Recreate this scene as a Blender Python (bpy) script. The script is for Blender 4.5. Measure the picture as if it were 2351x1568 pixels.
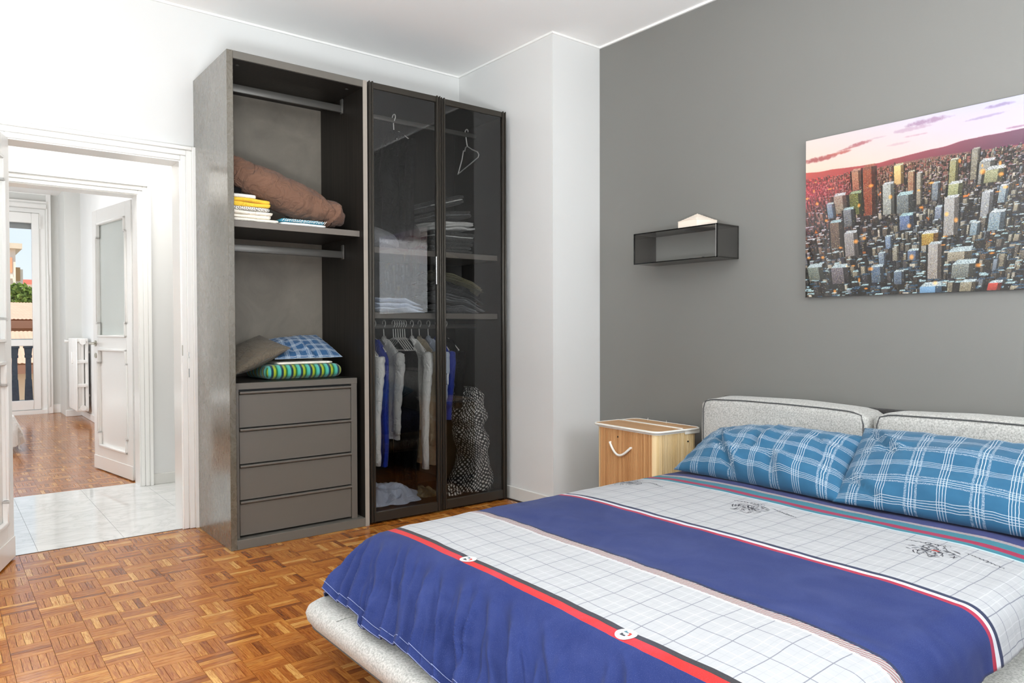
import bpy, bmesh, math, random
import numpy as np
from mathutils import Vector, Matrix, noise as mnoise

sc = bpy.context.scene
for o in list(bpy.data.objects):
    bpy.data.objects.remove(o)
COL = sc.collection
R = math.radians

# ------------------------------------------------------------------ camera
FPX, IW, IH = 1668.41, 2351.0, 1568.0
cam_d = bpy.data.cameras.new('camera')
cam = bpy.data.objects.new('camera', cam_d)
COL.objects.link(cam)
cam_d.sensor_fit = 'HORIZONTAL'
cam_d.sensor_width = 36.0
cam_d.lens = FPX / IW * 36.0
cam_d.clip_start = 0.02
cam_d.clip_end = 300
def _dir(px, py):
    v = Vector((px - IW / 2, -(py - IH / 2), -FPX))
    return v.normalized()
_X = _dir(3281, 748)
_Y = _dir(-147, 758)
_Y = (_Y - _X * _X.dot(_Y)).normalized()
_Z = _X.cross(_Y)
CAMR = Matrix((_X, _Y, _Z))              # camera axes -> world axes
CAMP = Vector((0, 0, 1.15))
cam.matrix_world = Matrix.Translation(CAMP) @ CAMR.to_4x4()
sc.camera = cam

# ------------------------------------------------------------------ world, sun, large lights, exposure
world = bpy.data.worlds.new('world')
sc.world = world
world.use_nodes = True
wt = world.node_tree
wt.nodes.clear()
_o = wt.nodes.new('ShaderNodeOutputWorld')
_b = wt.nodes.new('ShaderNodeBackground')
_g = wt.nodes.new('ShaderNodeTexCoord')
_s = wt.nodes.new('ShaderNodeSeparateXYZ')
_r = wt.nodes.new('ShaderNodeValToRGB')
_r.color_ramp.elements[0].position = 0.0
_r.color_ramp.elements[0].color = (0.86, 0.92, 1.0, 1)
_r.color_ramp.elements[1].position = 0.55
_r.color_ramp.elements[1].color = (0.45, 0.68, 1.0, 1)
_b.inputs['Strength'].default_value = 1.2
wt.links.new(_g.outputs['Generated'], _s.inputs[0])
wt.links.new(_s.outputs['Z'], _r.inputs[0])
wt.links.new(_r.outputs[0], _b.inputs['Color'])
wt.links.new(_b.outputs[0], _o.inputs[0])

def lamp(name, kind, loc, rot, power, size=(1, 1), col=(1, 1, 1)):
    d = bpy.data.lights.new(name, kind)
    d.energy = power
    d.color = col
    if kind == 'AREA':
        d.shape = 'RECTANGLE'
        d.size, d.size_y = size
    elif kind == 'SUN':
        d.angle = R(1.0)
    o = bpy.data.objects.new(name, d)
    COL.objects.link(o)
    o.location = loc
    o.rotation_euler = rot
    return o
lamp('sun', 'SUN', (0, 0, 20), (R(28), R(-12), 0), 4.4, col=(1.0, 0.93, 0.82))
# daylight coming in at the bedroom's balcony window, in the wall behind the camera
lamp('daylight_bedroom_window', 'AREA', (1.88, -1.30, 1.85), (R(90), 0, 0), 46, (0.95, 1.05), (0.93, 0.97, 1.0))
# added fill lamp under the bedroom ceiling, with no fitting modelled
lamp('bedroom_top_fill', 'AREA', (0.9, 1.4, 2.9), (0, 0, 0), 2, (1.2, 1.2), (1.0, 0.98, 0.95))
# added fill lamps: one facing up, one at the windowless left wall
lamp('bedroom_up_fill', 'AREA', (0.05, 0.3, 0.85), (R(180), 0, 0), 255, (0.8, 0.8), (0.91, 0.96, 1.0))
lamp('bedroom_side_fill', 'AREA', (-1.85, 1.0, 1.5), (R(90), 0, R(-90)), 44, (2.2, 1.8), (0.91, 0.96, 1.0))
lamp('corridor_top_fill', 'AREA', (0.9, 5.25, 2.92), (0, 0, 0), 35, (1.6, 0.5), (1.0, 0.98, 0.95))  # unseen fill, added to brighten the corridor
lamp('far_room_side_fill', 'AREA', (-1.9, 9.2, 1.6), (R(90), 0, R(-90)), 100, (2.2, 1.8), (0.90, 0.95, 1.0))  # fill added at a far room wall that has no window
lamp('far_room_top_fill', 'AREA', (0.2, 9.0, 2.95), (0, 0, 0), 24, (1.4, 1.4))  # extra fill from above, added to lift the far room

sc.view_settings.view_transform = 'Standard'
sc.view_settings.look = 'None'
sc.view_settings.exposure = -0.04
sc.view_settings.gamma = 1.0
sc.view_settings.use_curve_mapping = False
try:
    cy = sc.cycles
    cy.use_denoising = True
    cy.max_bounces = 10
    cy.diffuse_bounces = 6
    cy.glossy_bounces = 5
    cy.transmission_bounces = 6
    cy.transparent_max_bounces = 16
    cy.sample_clamp_indirect = 6.0
    cy.caustics_reflective = False
    cy.caustics_refractive = False
except Exception:
    pass

# ------------------------------------------------------------------ helpers: pixels to room points (used to size things)
def proj(p):
    q = CAMR.transposed() @ (Vector(p) - CAMP)
    if q.z > -0.05:
        return None
    return (IW / 2 - q.x / q.z * FPX, IH / 2 + q.y / q.z * FPX)

def lin(c):
    c = c / 255.0
    return c / 12.92 if c <= 0.04045 else ((c + 0.055) / 1.055) ** 2.4
def rgb(r, g, b):
    return (lin(r), lin(g), lin(b), 1.0)

def nz(x, y=0.0, z=0.0):
    return mnoise.noise(Vector((x, y, z)))

# ------------------------------------------------------------------ mesh builder
class MB:
    def __init__(s):
        s.v, s.f, s.uv = [], [], []
    def add(s, verts, faces, uvs=None):
        k = len(s.v)
        s.v += [tuple(p) for p in verts]
        s.uv += list(uvs) if uvs is not None else [(0.0, 0.0)] * len(verts)
        s.f += [tuple(i + k for i in f) for f in faces]
        return s
    def box(s, x0, x1, y0, y1, z0, z1, r=0.0, seg=2):
        if r > 0:
            r = min(r, 0.49 * min(abs(x1 - x0), abs(y1 - y0), abs(z1 - z0)))
            bm = bmesh.new()
            bmesh.ops.create_cube(bm, size=1.0)
            for v in bm.verts:
                v.co = Vector(((x0 + x1) / 2 + v.co.x * (x1 - x0), (y0 + y1) / 2 + v.co.y * (y1 - y0), (z0 + z1) / 2 + v.co.z * (z1 - z0)))
            bmesh.ops.bevel(bm, geom=list(bm.edges), offset=r, segments=seg, profile=0.5, affect='EDGES', clamp_overlap=True)
            bm.verts.index_update()
            s.add([v.co[:] for v in bm.verts], [[v.index for v in f.verts] for f in bm.faces])
            bm.free()
        else:
            vs = [(x, y, z) for x in (x0, x1) for y in (y0, y1) for z in (z0, z1)]
            s.add(vs, [(0, 1, 3, 2), (4, 6, 7, 5), (0, 4, 5, 1), (2, 3, 7, 6), (0, 2, 6, 4), (1, 5, 7, 3)])
        return s
    def grid(s, fn, nu, nv, cu=False, flip=False):
        vs, uv = [], []
        for i in range(nu + (0 if cu else 1)):
            for j in range(nv + 1):
                r = fn(i / nu, j / nv)
                vs.append(r[0])
                uv.append(r[1] if len(r) > 1 else (i / nu, j / nv))
        n = nu if cu else nu + 1
        fs = []
        for i in range(nu):
            for j in range(nv):
                a, b = i * (nv + 1) + j, ((i + 1) % n) * (nv + 1) + j
                q = (a, b, b + 1, a + 1)
                fs.append(q[::-1] if flip else q)
        s.add(vs, fs, uv)
        return s
    def tube(s, pts, r, n=8, closed=False, cap=True, flat=1.0):
        P = [Vector(p) for p in pts]
        m = len(P)
        rs = r if isinstance(r, (list, tuple)) else [r] * m
        T = []
        for i in range(m):
            a = P[(i - 1) % m] if closed or i else P[0]
            b = P[(i + 1) % m] if closed or i < m - 1 else P[-1]
            T.append((b - a).normalized())
        up = Vector((0, 0, 1))
        if abs(T[0].dot(up)) > 0.9:
            up = Vector((1, 0, 0))
        N = (up - T[0] * T[0].dot(up)).normalized()
        vs, uv = [], []
        L = 0.0
        for i in range(m):
            if i:
                L += (P[i] - P[i - 1]).length
                N = (N - T[i] * T[i].dot(N)).normalized()
            B = T[i].cross(N)
            for k in range(n):
                a = 2 * math.pi * k / n
                vs.append(P[i] + (N * math.cos(a) * flat + B * math.sin(a)) * rs[i])
                uv.append((L, k / n))
        fs = []
        for i in range(m if closed else m - 1):
            j = (i + 1) % m
            for k in range(n):
                l = (k + 1) % n
                fs.append((i * n + k, i * n + l, j * n + l, j * n + k))
        if cap and not closed:
            fs.append(tuple(range(n))[::-1])
            fs.append(tuple((m - 1) * n + k for k in range(n)))
        s.add(vs, fs, uv)
        return s
    def lathe(s, prof, cx, cy, n=20):
        def fn(i, j):
            pass
        vs, fs = [], []
        m = len(prof)
        for k in range(n):
            a = 2 * math.pi * k / n
            for (r, z) in prof:
                vs.append((cx + r * math.cos(a), cy + r * math.sin(a), z))
        for k in range(n):
            l = (k + 1) % n
            for i in range(m - 1):
                fs.append((k * m + i, l * m + i, l * m + i + 1, k * m + i + 1))
        fs.append(tuple(k * m for k in range(n))[::-1])
        fs.append(tuple(k * m + m - 1 for k in range(n)))
        s.add(vs, fs)
        return s
    def prism(s, poly, axis, a, b):
        """extrude a 2D polygon along an axis ('x','y','z') from a to b"""
        def P(q, t):
            if axis == 'x': return (t, q[0], q[1])
            if axis == 'y': return (q[0], t, q[1])
            return (q[0], q[1], t)
        n = len(poly)
        s.add([P(q, a) for q in poly] + [P(q, b) for q in poly],
              [tuple(range(n))[::-1], tuple(range(n, 2 * n))] + [(i, (i + 1) % n, n + (i + 1) % n, n + i) for i in range(n)])
        return s
    def softbox(s, c, h, r, bulge=0.0, n=10, fn=None, uvs=1.0):
        """rounded, slightly inflated block; fn(point, unit) may displace"""
        c, h = Vector(c), Vector(h)
        r = min(r, min(h) * 0.999)
        for ax in range(3):
            for sg in (-1, 1):
                u, w = (ax + 1) % 3, (ax + 2) % 3
                def q(i, j, ax=ax, sg=sg, u=u, w=w):
                    t = [0, 0, 0]
                    t[ax] = sg
                    t[u] = math.sin((i * 2 - 1) * math.pi / 2) * 0.5 + (i * 2 - 1) * 0.5
                    t[w] = math.sin((j * 2 - 1) * math.pi / 2) * 0.5 + (j * 2 - 1) * 0.5
                    p = Vector((t[0] * h.x, t[1] * h.y, t[2] * h.z))
                    inn = Vector([max(-(h[k] - r), min(h[k] - r, p[k])) for k in range(3)])
                    d = p - inn
                    if d.length > 1e-9:
                        p = inn + d.normalized() * r
                    b = bulge * max(0, 1 - t[u] ** 2) * max(0, 1 - t[w] ** 2)
                    p[ax] += sg * b
                    pp = c + p
                    if fn:
                        pp = fn(pp, t)
                    uv = (p[u] * uvs, p[w] * uvs) if ax != 0 else (p[1] * uvs, p[2] * uvs)
                    if ax == 2:
                        uv = (p[0] * uvs, p[1] * uvs)
                    if ax == 1:
                        uv = (p[0] * uvs, p[2] * uvs)
                    return (tuple(pp), uv)
                s.grid(q, n, n, flip=(sg < 0))
        return s

def mesh_of(name, mb, mat, smooth=True, sharp=38, weld=True):
    me = bpy.data.meshes.new(name)
    me.from_pydata(mb.v, [], mb.f)
    if any(u != (0.0, 0.0) for u in mb.uv):
        ul = me.uv_layers.new(name='UVMap')
        idx = np.empty(len(me.loops), dtype=np.int32)
        me.loops.foreach_get('vertex_index', idx)
        ul.data.foreach_set('uv', np.array(mb.uv, dtype=np.float32)[idx].ravel())
    if weld:
        bm = bmesh.new()
        bm.from_mesh(me)
        bmesh.ops.remove_doubles(bm, verts=bm.verts, dist=1e-5)
        bmesh.ops.recalc_face_normals(bm, faces=bm.faces)
        bm.to_mesh(me)
        bm.free()
    if smooth:
        me.shade_smooth()
        me.set_sharp_from_angle(angle=R(sharp))
    if mat:
        me.materials.append(mat)
    me.update()
    return me

def chain(o):
    m = o.matrix_basis.copy()
    while o.parent:
        o = o.parent
        m = o.matrix_basis @ m
    return m

def base_name(n):
    return n

def obj(name, mb, mat, parent=None, local=False, smooth=True, sharp=38, weld=True, label=None, kind=None, origin=None):
    """one mesh object; verts in room coordinates unless local=True"""
    mb2 = MB()
    mb2.f, mb2.uv = mb.f, mb.uv
    if parent is not None:
        if local:
            mb2.v = mb.v
        else:
            inv = chain(parent).inverted()
            mb2.v = [tuple(inv @ Vector(p)) for p in mb.v]
        off = None
    else:
        a = np.array(mb.v)
        lo, hi = a.min(0), a.max(0)
        off = origin or ((lo[0] + hi[0]) / 2, (lo[1] + hi[1]) / 2, lo[2])
        mb2.v = [tuple(p) for p in (a - np.array(off))]
    me = mesh_of(name, mb2, mat, smooth, sharp, weld)
    o = bpy.data.objects.new(name, me)
    COL.objects.link(o)
    if parent is not None:
        o.parent = parent
    else:
        o.location = off
    if label: o['label'] = label
    if kind: o['kind'] = kind
    return o

def tag(o, label, cat, group=None, kind=None):
    o['label'] = label
    o['category'] = cat
    if group: o['group'] = group
    if kind: o['kind'] = kind
    return o

def thing(name, label, cat, loc=(0, 0, 0), rotz=0.0, group=None, kind=None):
    o = bpy.data.objects.new(name, None)
    o.empty_display_size = 0.05
    COL.objects.link(o)
    o.location = loc
    o.rotation_euler = (0, 0, rotz)
    return tag(o, label, cat, group, kind)

# ------------------------------------------------------------------ material helper
class NT:
    def __init__(s, name):
        s.m = bpy.data.materials.new(name)
        s.m.use_nodes = True
        s.t = s.m.node_tree
        s.n = s.t.nodes
        s.p = s.n['Principled BSDF']
        s.out = s.n['Material Output']
        s._tc = None
    def link(s, a, b):
        s.t.links.new(a, b)
    def put(s, sock, v):
        if isinstance(v, bpy.types.NodeSocket):
            s.link(v, sock)
        else:
            sock.default_value = v
    def tc(s, out='Object'):
        if s._tc is None:
            s._tc = s.n.new('ShaderNodeTexCoord')
        return s._tc.outputs[out]
    def math(s, op, a, b=None, c=None, clamp=False):
        n = s.n.new('ShaderNodeMath')
        n.operation = op
        n.use_clamp = clamp
        for k, v in enumerate((a, b, c)):
            if v is not None:
                s.put(n.inputs[k], v)
        return n.outputs[0]
    def mix(s, f, a, b, mode='MIX'):
        n = s.n.new('ShaderNodeMix')
        n.data_type = 'RGBA'
        n.blend_type = mode
        s.put(n.inputs['Factor'], f)
        s.put(n.inputs[6], a)
        s.put(n.inputs[7], b)
        return n.outputs[2]
    def noise(s, scale, detail=2, rough=0.5, vec=None, dist=0.0):
        n = s.n.new('ShaderNodeTexNoise')
        n.inputs['Scale'].default_value = scale
        n.inputs['Detail'].default_value = detail
        n.inputs['Roughness'].default_value = rough
        n.inputs['Distortion'].default_value = dist
        s.link(vec if vec is not None else s.tc(), n.inputs['Vector'])
        return n.outputs['Fac']
    def mapping(s, scale=(1, 1, 1), loc=(0, 0, 0), rot=(0, 0, 0), vec=None):
        n = s.n.new('ShaderNodeMapping')
        n.inputs['Scale'].default_value = scale
        n.inputs['Location'].default_value = loc
        n.inputs['Rotation'].default_value = rot
        s.link(vec if vec is not None else s.tc(), n.inputs['Vector'])
        return n.outputs[0]
    def ramp(s, fac, stops, interp='LINEAR'):
        n = s.n.new('ShaderNodeValToRGB')
        cr = n.color_ramp
        cr.interpolation = interp
        while len(cr.elements) < len(stops):
            cr.elements.new(0.5)
        for e, (p, c) in zip(cr.elements, stops):
            e.position = p
            e.color = c if len(c) == 4 else (*c, 1)
        s.put(n.inputs[0], fac)
        return n.outputs[0]
    def xyz(s, vec):
        n = s.n.new('ShaderNodeSeparateXYZ')
        s.link(vec, n.inputs[0])
        return n.outputs
    def attr(s, name):
        n = s.n.new('ShaderNodeAttribute')
        n.attribute_name = name
        return n
    def bump(s, h, strength=0.3, dist=0.002):
        n = s.n.new('ShaderNodeBump')
        n.inputs['Strength'].default_value = strength
        n.inputs['Distance'].default_value = dist
        s.put(n.inputs['Height'], h)
        s.link(n.outputs[0], s.p.inputs['Normal'])
    def set(s, col=None, rough=None, metal=None, spec=None, sheen=None, coat=None):
        if col is not None: s.put(s.p.inputs['Base Color'], col)
        if rough is not None: s.put(s.p.inputs['Roughness'], rough)
        if metal is not None: s.put(s.p.inputs['Metallic'], metal)
        if spec is not None: s.put(s.p.inputs['Specular IOR Level'], spec)
        if sheen is not None:
            s.p.inputs['Sheen Weight'].default_value = sheen
            s.p.inputs['Sheen Roughness'].default_value = 0.5
        if coat is not None: s.put(s.p.inputs['Coat Weight'], coat)
        return s

def plain(name, c, rough=0.6, metal=0.0, spec=0.5, var=0.06, vscale=6.0, bump=0.0, bscale=80.0, sheen=None):
    """a paint / plastic / cloth with slight variation and fine relief"""
    m = NT(name)
    c = rgb(*c)
    d = tuple(x * (1 - var) for x in c[:3]) + (1,)
    l = tuple(min(1, x * (1 + var)) for x in c[:3]) + (1,)
    m.set(m.mix(m.noise(vscale, 3), d, l), rough, metal, spec, sheen)
    if bump:
        m.bump(m.noise(bscale, 3), bump, 0.001)
    return m.m
# ------------------------------------------------------------------ materials
WHITE = plain('white_wall_paint', (218, 218, 216), 0.55, var=0.012, vscale=2.5, bump=0.05, bscale=160)
CEIL = plain('white_ceiling_paint', (248, 247, 245), 0.7, var=0.008, vscale=1.5)
GREYW = plain('grey_wall_paint', (119, 118, 114), 0.42, var=0.03, vscale=1.6, bump=0.06, bscale=200)
GLOSSW = plain('white_gloss_paint', (240, 239, 236), 0.25, var=0.01)
SKIRT = plain('grey_white_skirting', (214, 213, 208), 0.3, var=0.02)
FARGREY = plain('pale_grey_paint', (214, 214, 210), 0.5, var=0.02)

def m_lacquer(name, c, scratch=0.5, rough=0.42, gloss=0.0):
    m = NT(name)
    c = rgb(*c)
    n1 = m.noise(3.2, 5, 0.6, dist=1.2)
    n2 = m.noise(26, 6, 0.7, vec=m.mapping((1, 1, 0.55)), dist=2.0)
    col = m.mix(m.ramp(n1, [(0.35, (0, 0, 0)), (0.7, (1, 1, 1))]), tuple(x * 0.84 for x in c[:3]) + (1,), tuple(min(1, x * 1.16) for x in c[:3]) + (1,))
    streak = m.ramp(n2, [(0.6, (0, 0, 0)), (0.72, (1, 1, 1))])
    col = m.mix(m.math('MULTIPLY', streak, 0.16 * scratch), col, tuple(min(1, x * 1.9) for x in c[:3]) + (1,))
    rr = m.math('ADD', m.math('MULTIPLY', n2, 0.25), rough - 0.12)
    m.set(col, rr, 0.0, 0.5, coat=gloss)
    m.p.inputs['Coat Roughness'].default_value = 0.16
    m.bump(m.math('ADD', n2, m.math('MULTIPLY', n1, 0.8)), 0.22 * scratch, 0.004)
    return m.m
LACQ = m_lacquer('taupe_brushed_lacquer', (92, 86, 74), 0.8, 0.27, 0.7)
LACQB = m_lacquer('taupe_back_panel', (116, 109, 98), 0.6, 0.6)
EDGE = plain('taupe_smooth_lacquer', (96, 92, 85), 0.4, var=0.03)
DRAW = plain('taupe_drawer_lacquer', (92, 87, 80), 0.45, var=0.03, vscale=3)

def m_darkwood(name='dark_stained_wood', k=1.0):
    m = NT(name)
    g = m.noise(60, 4, 0.6, vec=m.mapping((1, 1, 0.02)))
    m.set(m.ramp(g, [(0.3, rgb(24 * k, 21 * k, 18 * k)), (0.55, rgb(47 * k, 42 * k, 37 * k)), (0.75, rgb(62 * k, 55 * k, 48 * k))]), 0.45, spec=0.5 * k * k)
    m.bump(g, 0.15, 0.001)
    return m.m
DWOOD = m_darkwood('dark_stained_wood', 0.78)
DWOOD2 = m_darkwood('blackish_stained_wood', 0.5)
BRONZE = plain('dark_bronze_aluminium', (62, 58, 52), 0.32, metal=0.55, var=0.04, vscale=20)
BLACK = plain('black_rubber', (16, 16, 16), 0.5)
GREYBAR = plain('grey_metal_rail', (88, 86, 82), 0.35, metal=0.4)
SHELFG = plain('brown_grey_shelf', (104, 97, 90), 0.5, var=0.04)

def m_glass(name, tint, refl=1.0, ior=1.5):
    m = NT(name)
    m.n.remove(m.p)
    t = m.n.new('ShaderNodeBsdfTransparent')
    t.inputs[0].default_value = (*tint, 1)
    g = m.n.new('ShaderNodeBsdfGlossy')
    g.inputs['Roughness'].default_value = 0.0
    g.inputs['Color'].default_value = (1, 1, 1, 1)
    f = m.n.new('ShaderNodeFresnel')
    f.inputs['IOR'].default_value = ior
    x = m.n.new('ShaderNodeMixShader')
    m.link(m.math('MULTIPLY', f.outputs[0], refl, clamp=True), x.inputs[0])
    m.link(t.outputs[0], x.inputs[1])
    m.link(g.outputs[0], x.inputs[2])
    m.link(x.outputs[0], m.out.inputs['Surface'])
    return m.m
SMOKE = m_glass('smoked_door_glass', (0.83, 0.83, 0.82), 1.35, 1.5)
CLEAR = m_glass('clear_window_glass', (0.96, 0.975, 0.97), 0.7, 1.45)
ACRYL = m_glass('smoked_acrylic', (0.60, 0.59, 0.58), 0.7, 1.45)
FROST = plain('frosted_glass', (206, 212, 208), 0.18, var=0.05, vscale=3, bump=0.3, bscale=120)

def m_parquet():
    m = NT('oak_parquet')
    a = m.attr('rnd').outputs['Fac']
    uv = m.tc('UV')
    off = m.n.new('ShaderNodeVectorMath')
    off.operation = 'ADD'
    cmb = m.n.new('ShaderNodeCombineXYZ')
    m.link(m.math('MULTIPLY', a, 37.0), cmb.inputs[0])
    m.link(m.math('MULTIPLY', a, 91.0), cmb.inputs[1])
    m.link(uv, off.inputs[0])
    m.link(cmb.outputs[0], off.inputs[1])
    v = off.outputs[0]
    g = m.noise(1.0, 5, 0.65, vec=m.mapping((14, 190, 1), vec=v), dist=1.1)
    big = m.noise(1.0, 2, 0.5, vec=m.mapping((7, 46, 1), vec=v), dist=1.6)
    base = m.ramp(a, [(0.0, rgb(136, 78, 28)), (0.25, rgb(172, 108, 44)), (0.5, rgb(190, 128, 55)), (0.72, rgb(164, 99, 37)), (0.9, rgb(206, 152, 76)), (1.0, rgb(212, 164, 92))])
    dark = m.mix(1.0, base, rgb(202, 168, 138), 'MULTIPLY')
    col = m.mix(m.ramp(g, [(0.40, (0, 0, 0)), (0.58, (1, 1, 1))]), dark, base)
    col = m.mix(m.math('MULTIPLY', m.ramp(big, [(0.45, (0, 0, 0)), (0.7, (1, 1, 1))]), 0.45), col, m.mix(1.0, base, rgb(222, 196, 170), 'MULTIPLY'))
    m.set(col, m.math('ADD', m.math('MULTIPLY', g, 0.08), 0.13), 0, 0.55)
    wav = m.noise(9.0, 2, 0.5)
    m.bump(m.math('ADD', m.math('MULTIPLY', g, 0.5), m.math('MULTIPLY', wav, 2.0)), 0.10, 0.002)
    return m.m
PARQ = m_parquet()
JOINT = plain('dark_floor_joint', (70, 42, 24), 0.6)
SUBFL = plain('worn_brown_floor', (150, 98, 52), 0.35, var=0.2, vscale=20)

def m_marble():
    m = NT('white_marble')
    n = m.noise(2.4, 6, 0.6, vec=m.mapping((1, 1.8, 1), rot=(0, 0, 0.5)), dist=1.8)
    vein = m.math('ABSOLUTE', m.math('SUBTRACT', n, 0.5))
    c = m.ramp(vein, [(0.0, rgb(202, 203, 202)), (0.02, rgb(213, 214, 213)), (0.09, rgb(221, 222, 221)), (0.3, rgb(226, 227, 226))])
    m.set(c, 0.06, 0, 0.5)
    return m.m
MARBLE = m_marble()

def m_felt(name, c1, c2):
    m = NT(name)
    n = m.noise(420, 2, 0.7)
    n2 = m.noise(150, 3, 0.7)
    m.set(m.mix(m.ramp(n2, [(0.36, (0, 0, 0)), (0.62, (1, 1, 1))]), rgb(*c1), rgb(*c2)), 0.9, 0, 0.2, 0.25)
    m.bump(n, 0.35, 0.0015)
    return m.m
FELT = m_felt('heather_grey_felt', (150, 149, 144), (196, 195, 190))
PIPE = plain('dark_grey_piping', (84, 84, 84), 0.8)
MATT = plain('cream_mattress_ticking', (222, 216, 200), 0.85, var=0.04, vscale=40)
FEET = plain('black_bed_foot', (30, 29, 28), 0.4)

def cmp(m, x, c, w):
    return m.math('COMPARE', x, c, w)
def addup(m, xs):
    r = xs[0]
    for x in xs[1:]:
        r = m.math('MAXIMUM', r, x)
    return r
def m_plaid(name, base, base2, line, period=0.19, k=0.62):
    m = NT(name)
    uv = m.tc('UV')
    wob = m.n.new('ShaderNodeTexNoise')
    wob.inputs['Scale'].default_value = 30
    m.link(uv, wob.inputs['Vector'])
    vm = m.n.new('ShaderNodeVectorMath'); vm.operation = 'MULTIPLY_ADD'
    m.link(wob.outputs['Color'], vm.inputs[0]); vm.inputs[1].default_value = (0.0035, 0.0035, 0); m.link(uv, vm.inputs[2])
    X = m.xyz(vm.outputs[0])
    masks, softs = [], []
    for ax, (ph, per) in enumerate(((0.0, period), (0.03, period * 0.92))):
        f = m.math('FRACT', m.math('DIVIDE', m.math('ADD', X[ax], 10 + ph), per))
        masks.append(addup(m, [cmp(m, f, c, 0.010 * k) for c in (0.215, 0.26)] + [cmp(m, f, c, 0.008 * k) for c in (0.66, 0.70, 0.745, 0.79)]))
        softs.append(addup(m, [cmp(m, f, c, 0.020) for c in (0.155, 0.32)]))
    hatch = m.noise(260, 2, 0.6, vec=uv)
    st = m.math('MULTIPLY', addup(m, masks), m.math('ADD', m.math('MULTIPLY', hatch, 0.5), 0.55, clamp=True))
    so = m.math('MULTIPLY', addup(m, softs), m.math('MULTIPLY', m.ramp(hatch, [(0.35, (0, 0, 0)), (0.65, (1, 1, 1))]), 0.55))
    b = m.mix(m.noise(14, 3, vec=uv), rgb(*base), rgb(*base2))
    col = m.mix(addup(m, [st, so]), b, rgb(*line))
    m.set(col, 0.85, 0, 0.25, 0.15)
    m.bump(m.noise(600, 2, vec=uv), 0.15, 0.0006)
    return m.m
PLAID = m_plaid('blue_plaid_cotton', (40, 88, 120), (52, 104, 136), (196, 206, 214))
PLAID2 = m_plaid('dull_blue_plaid_cotton', (36, 76, 116), (46, 92, 134), (206, 216, 222), 0.15, 0.9)

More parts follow.
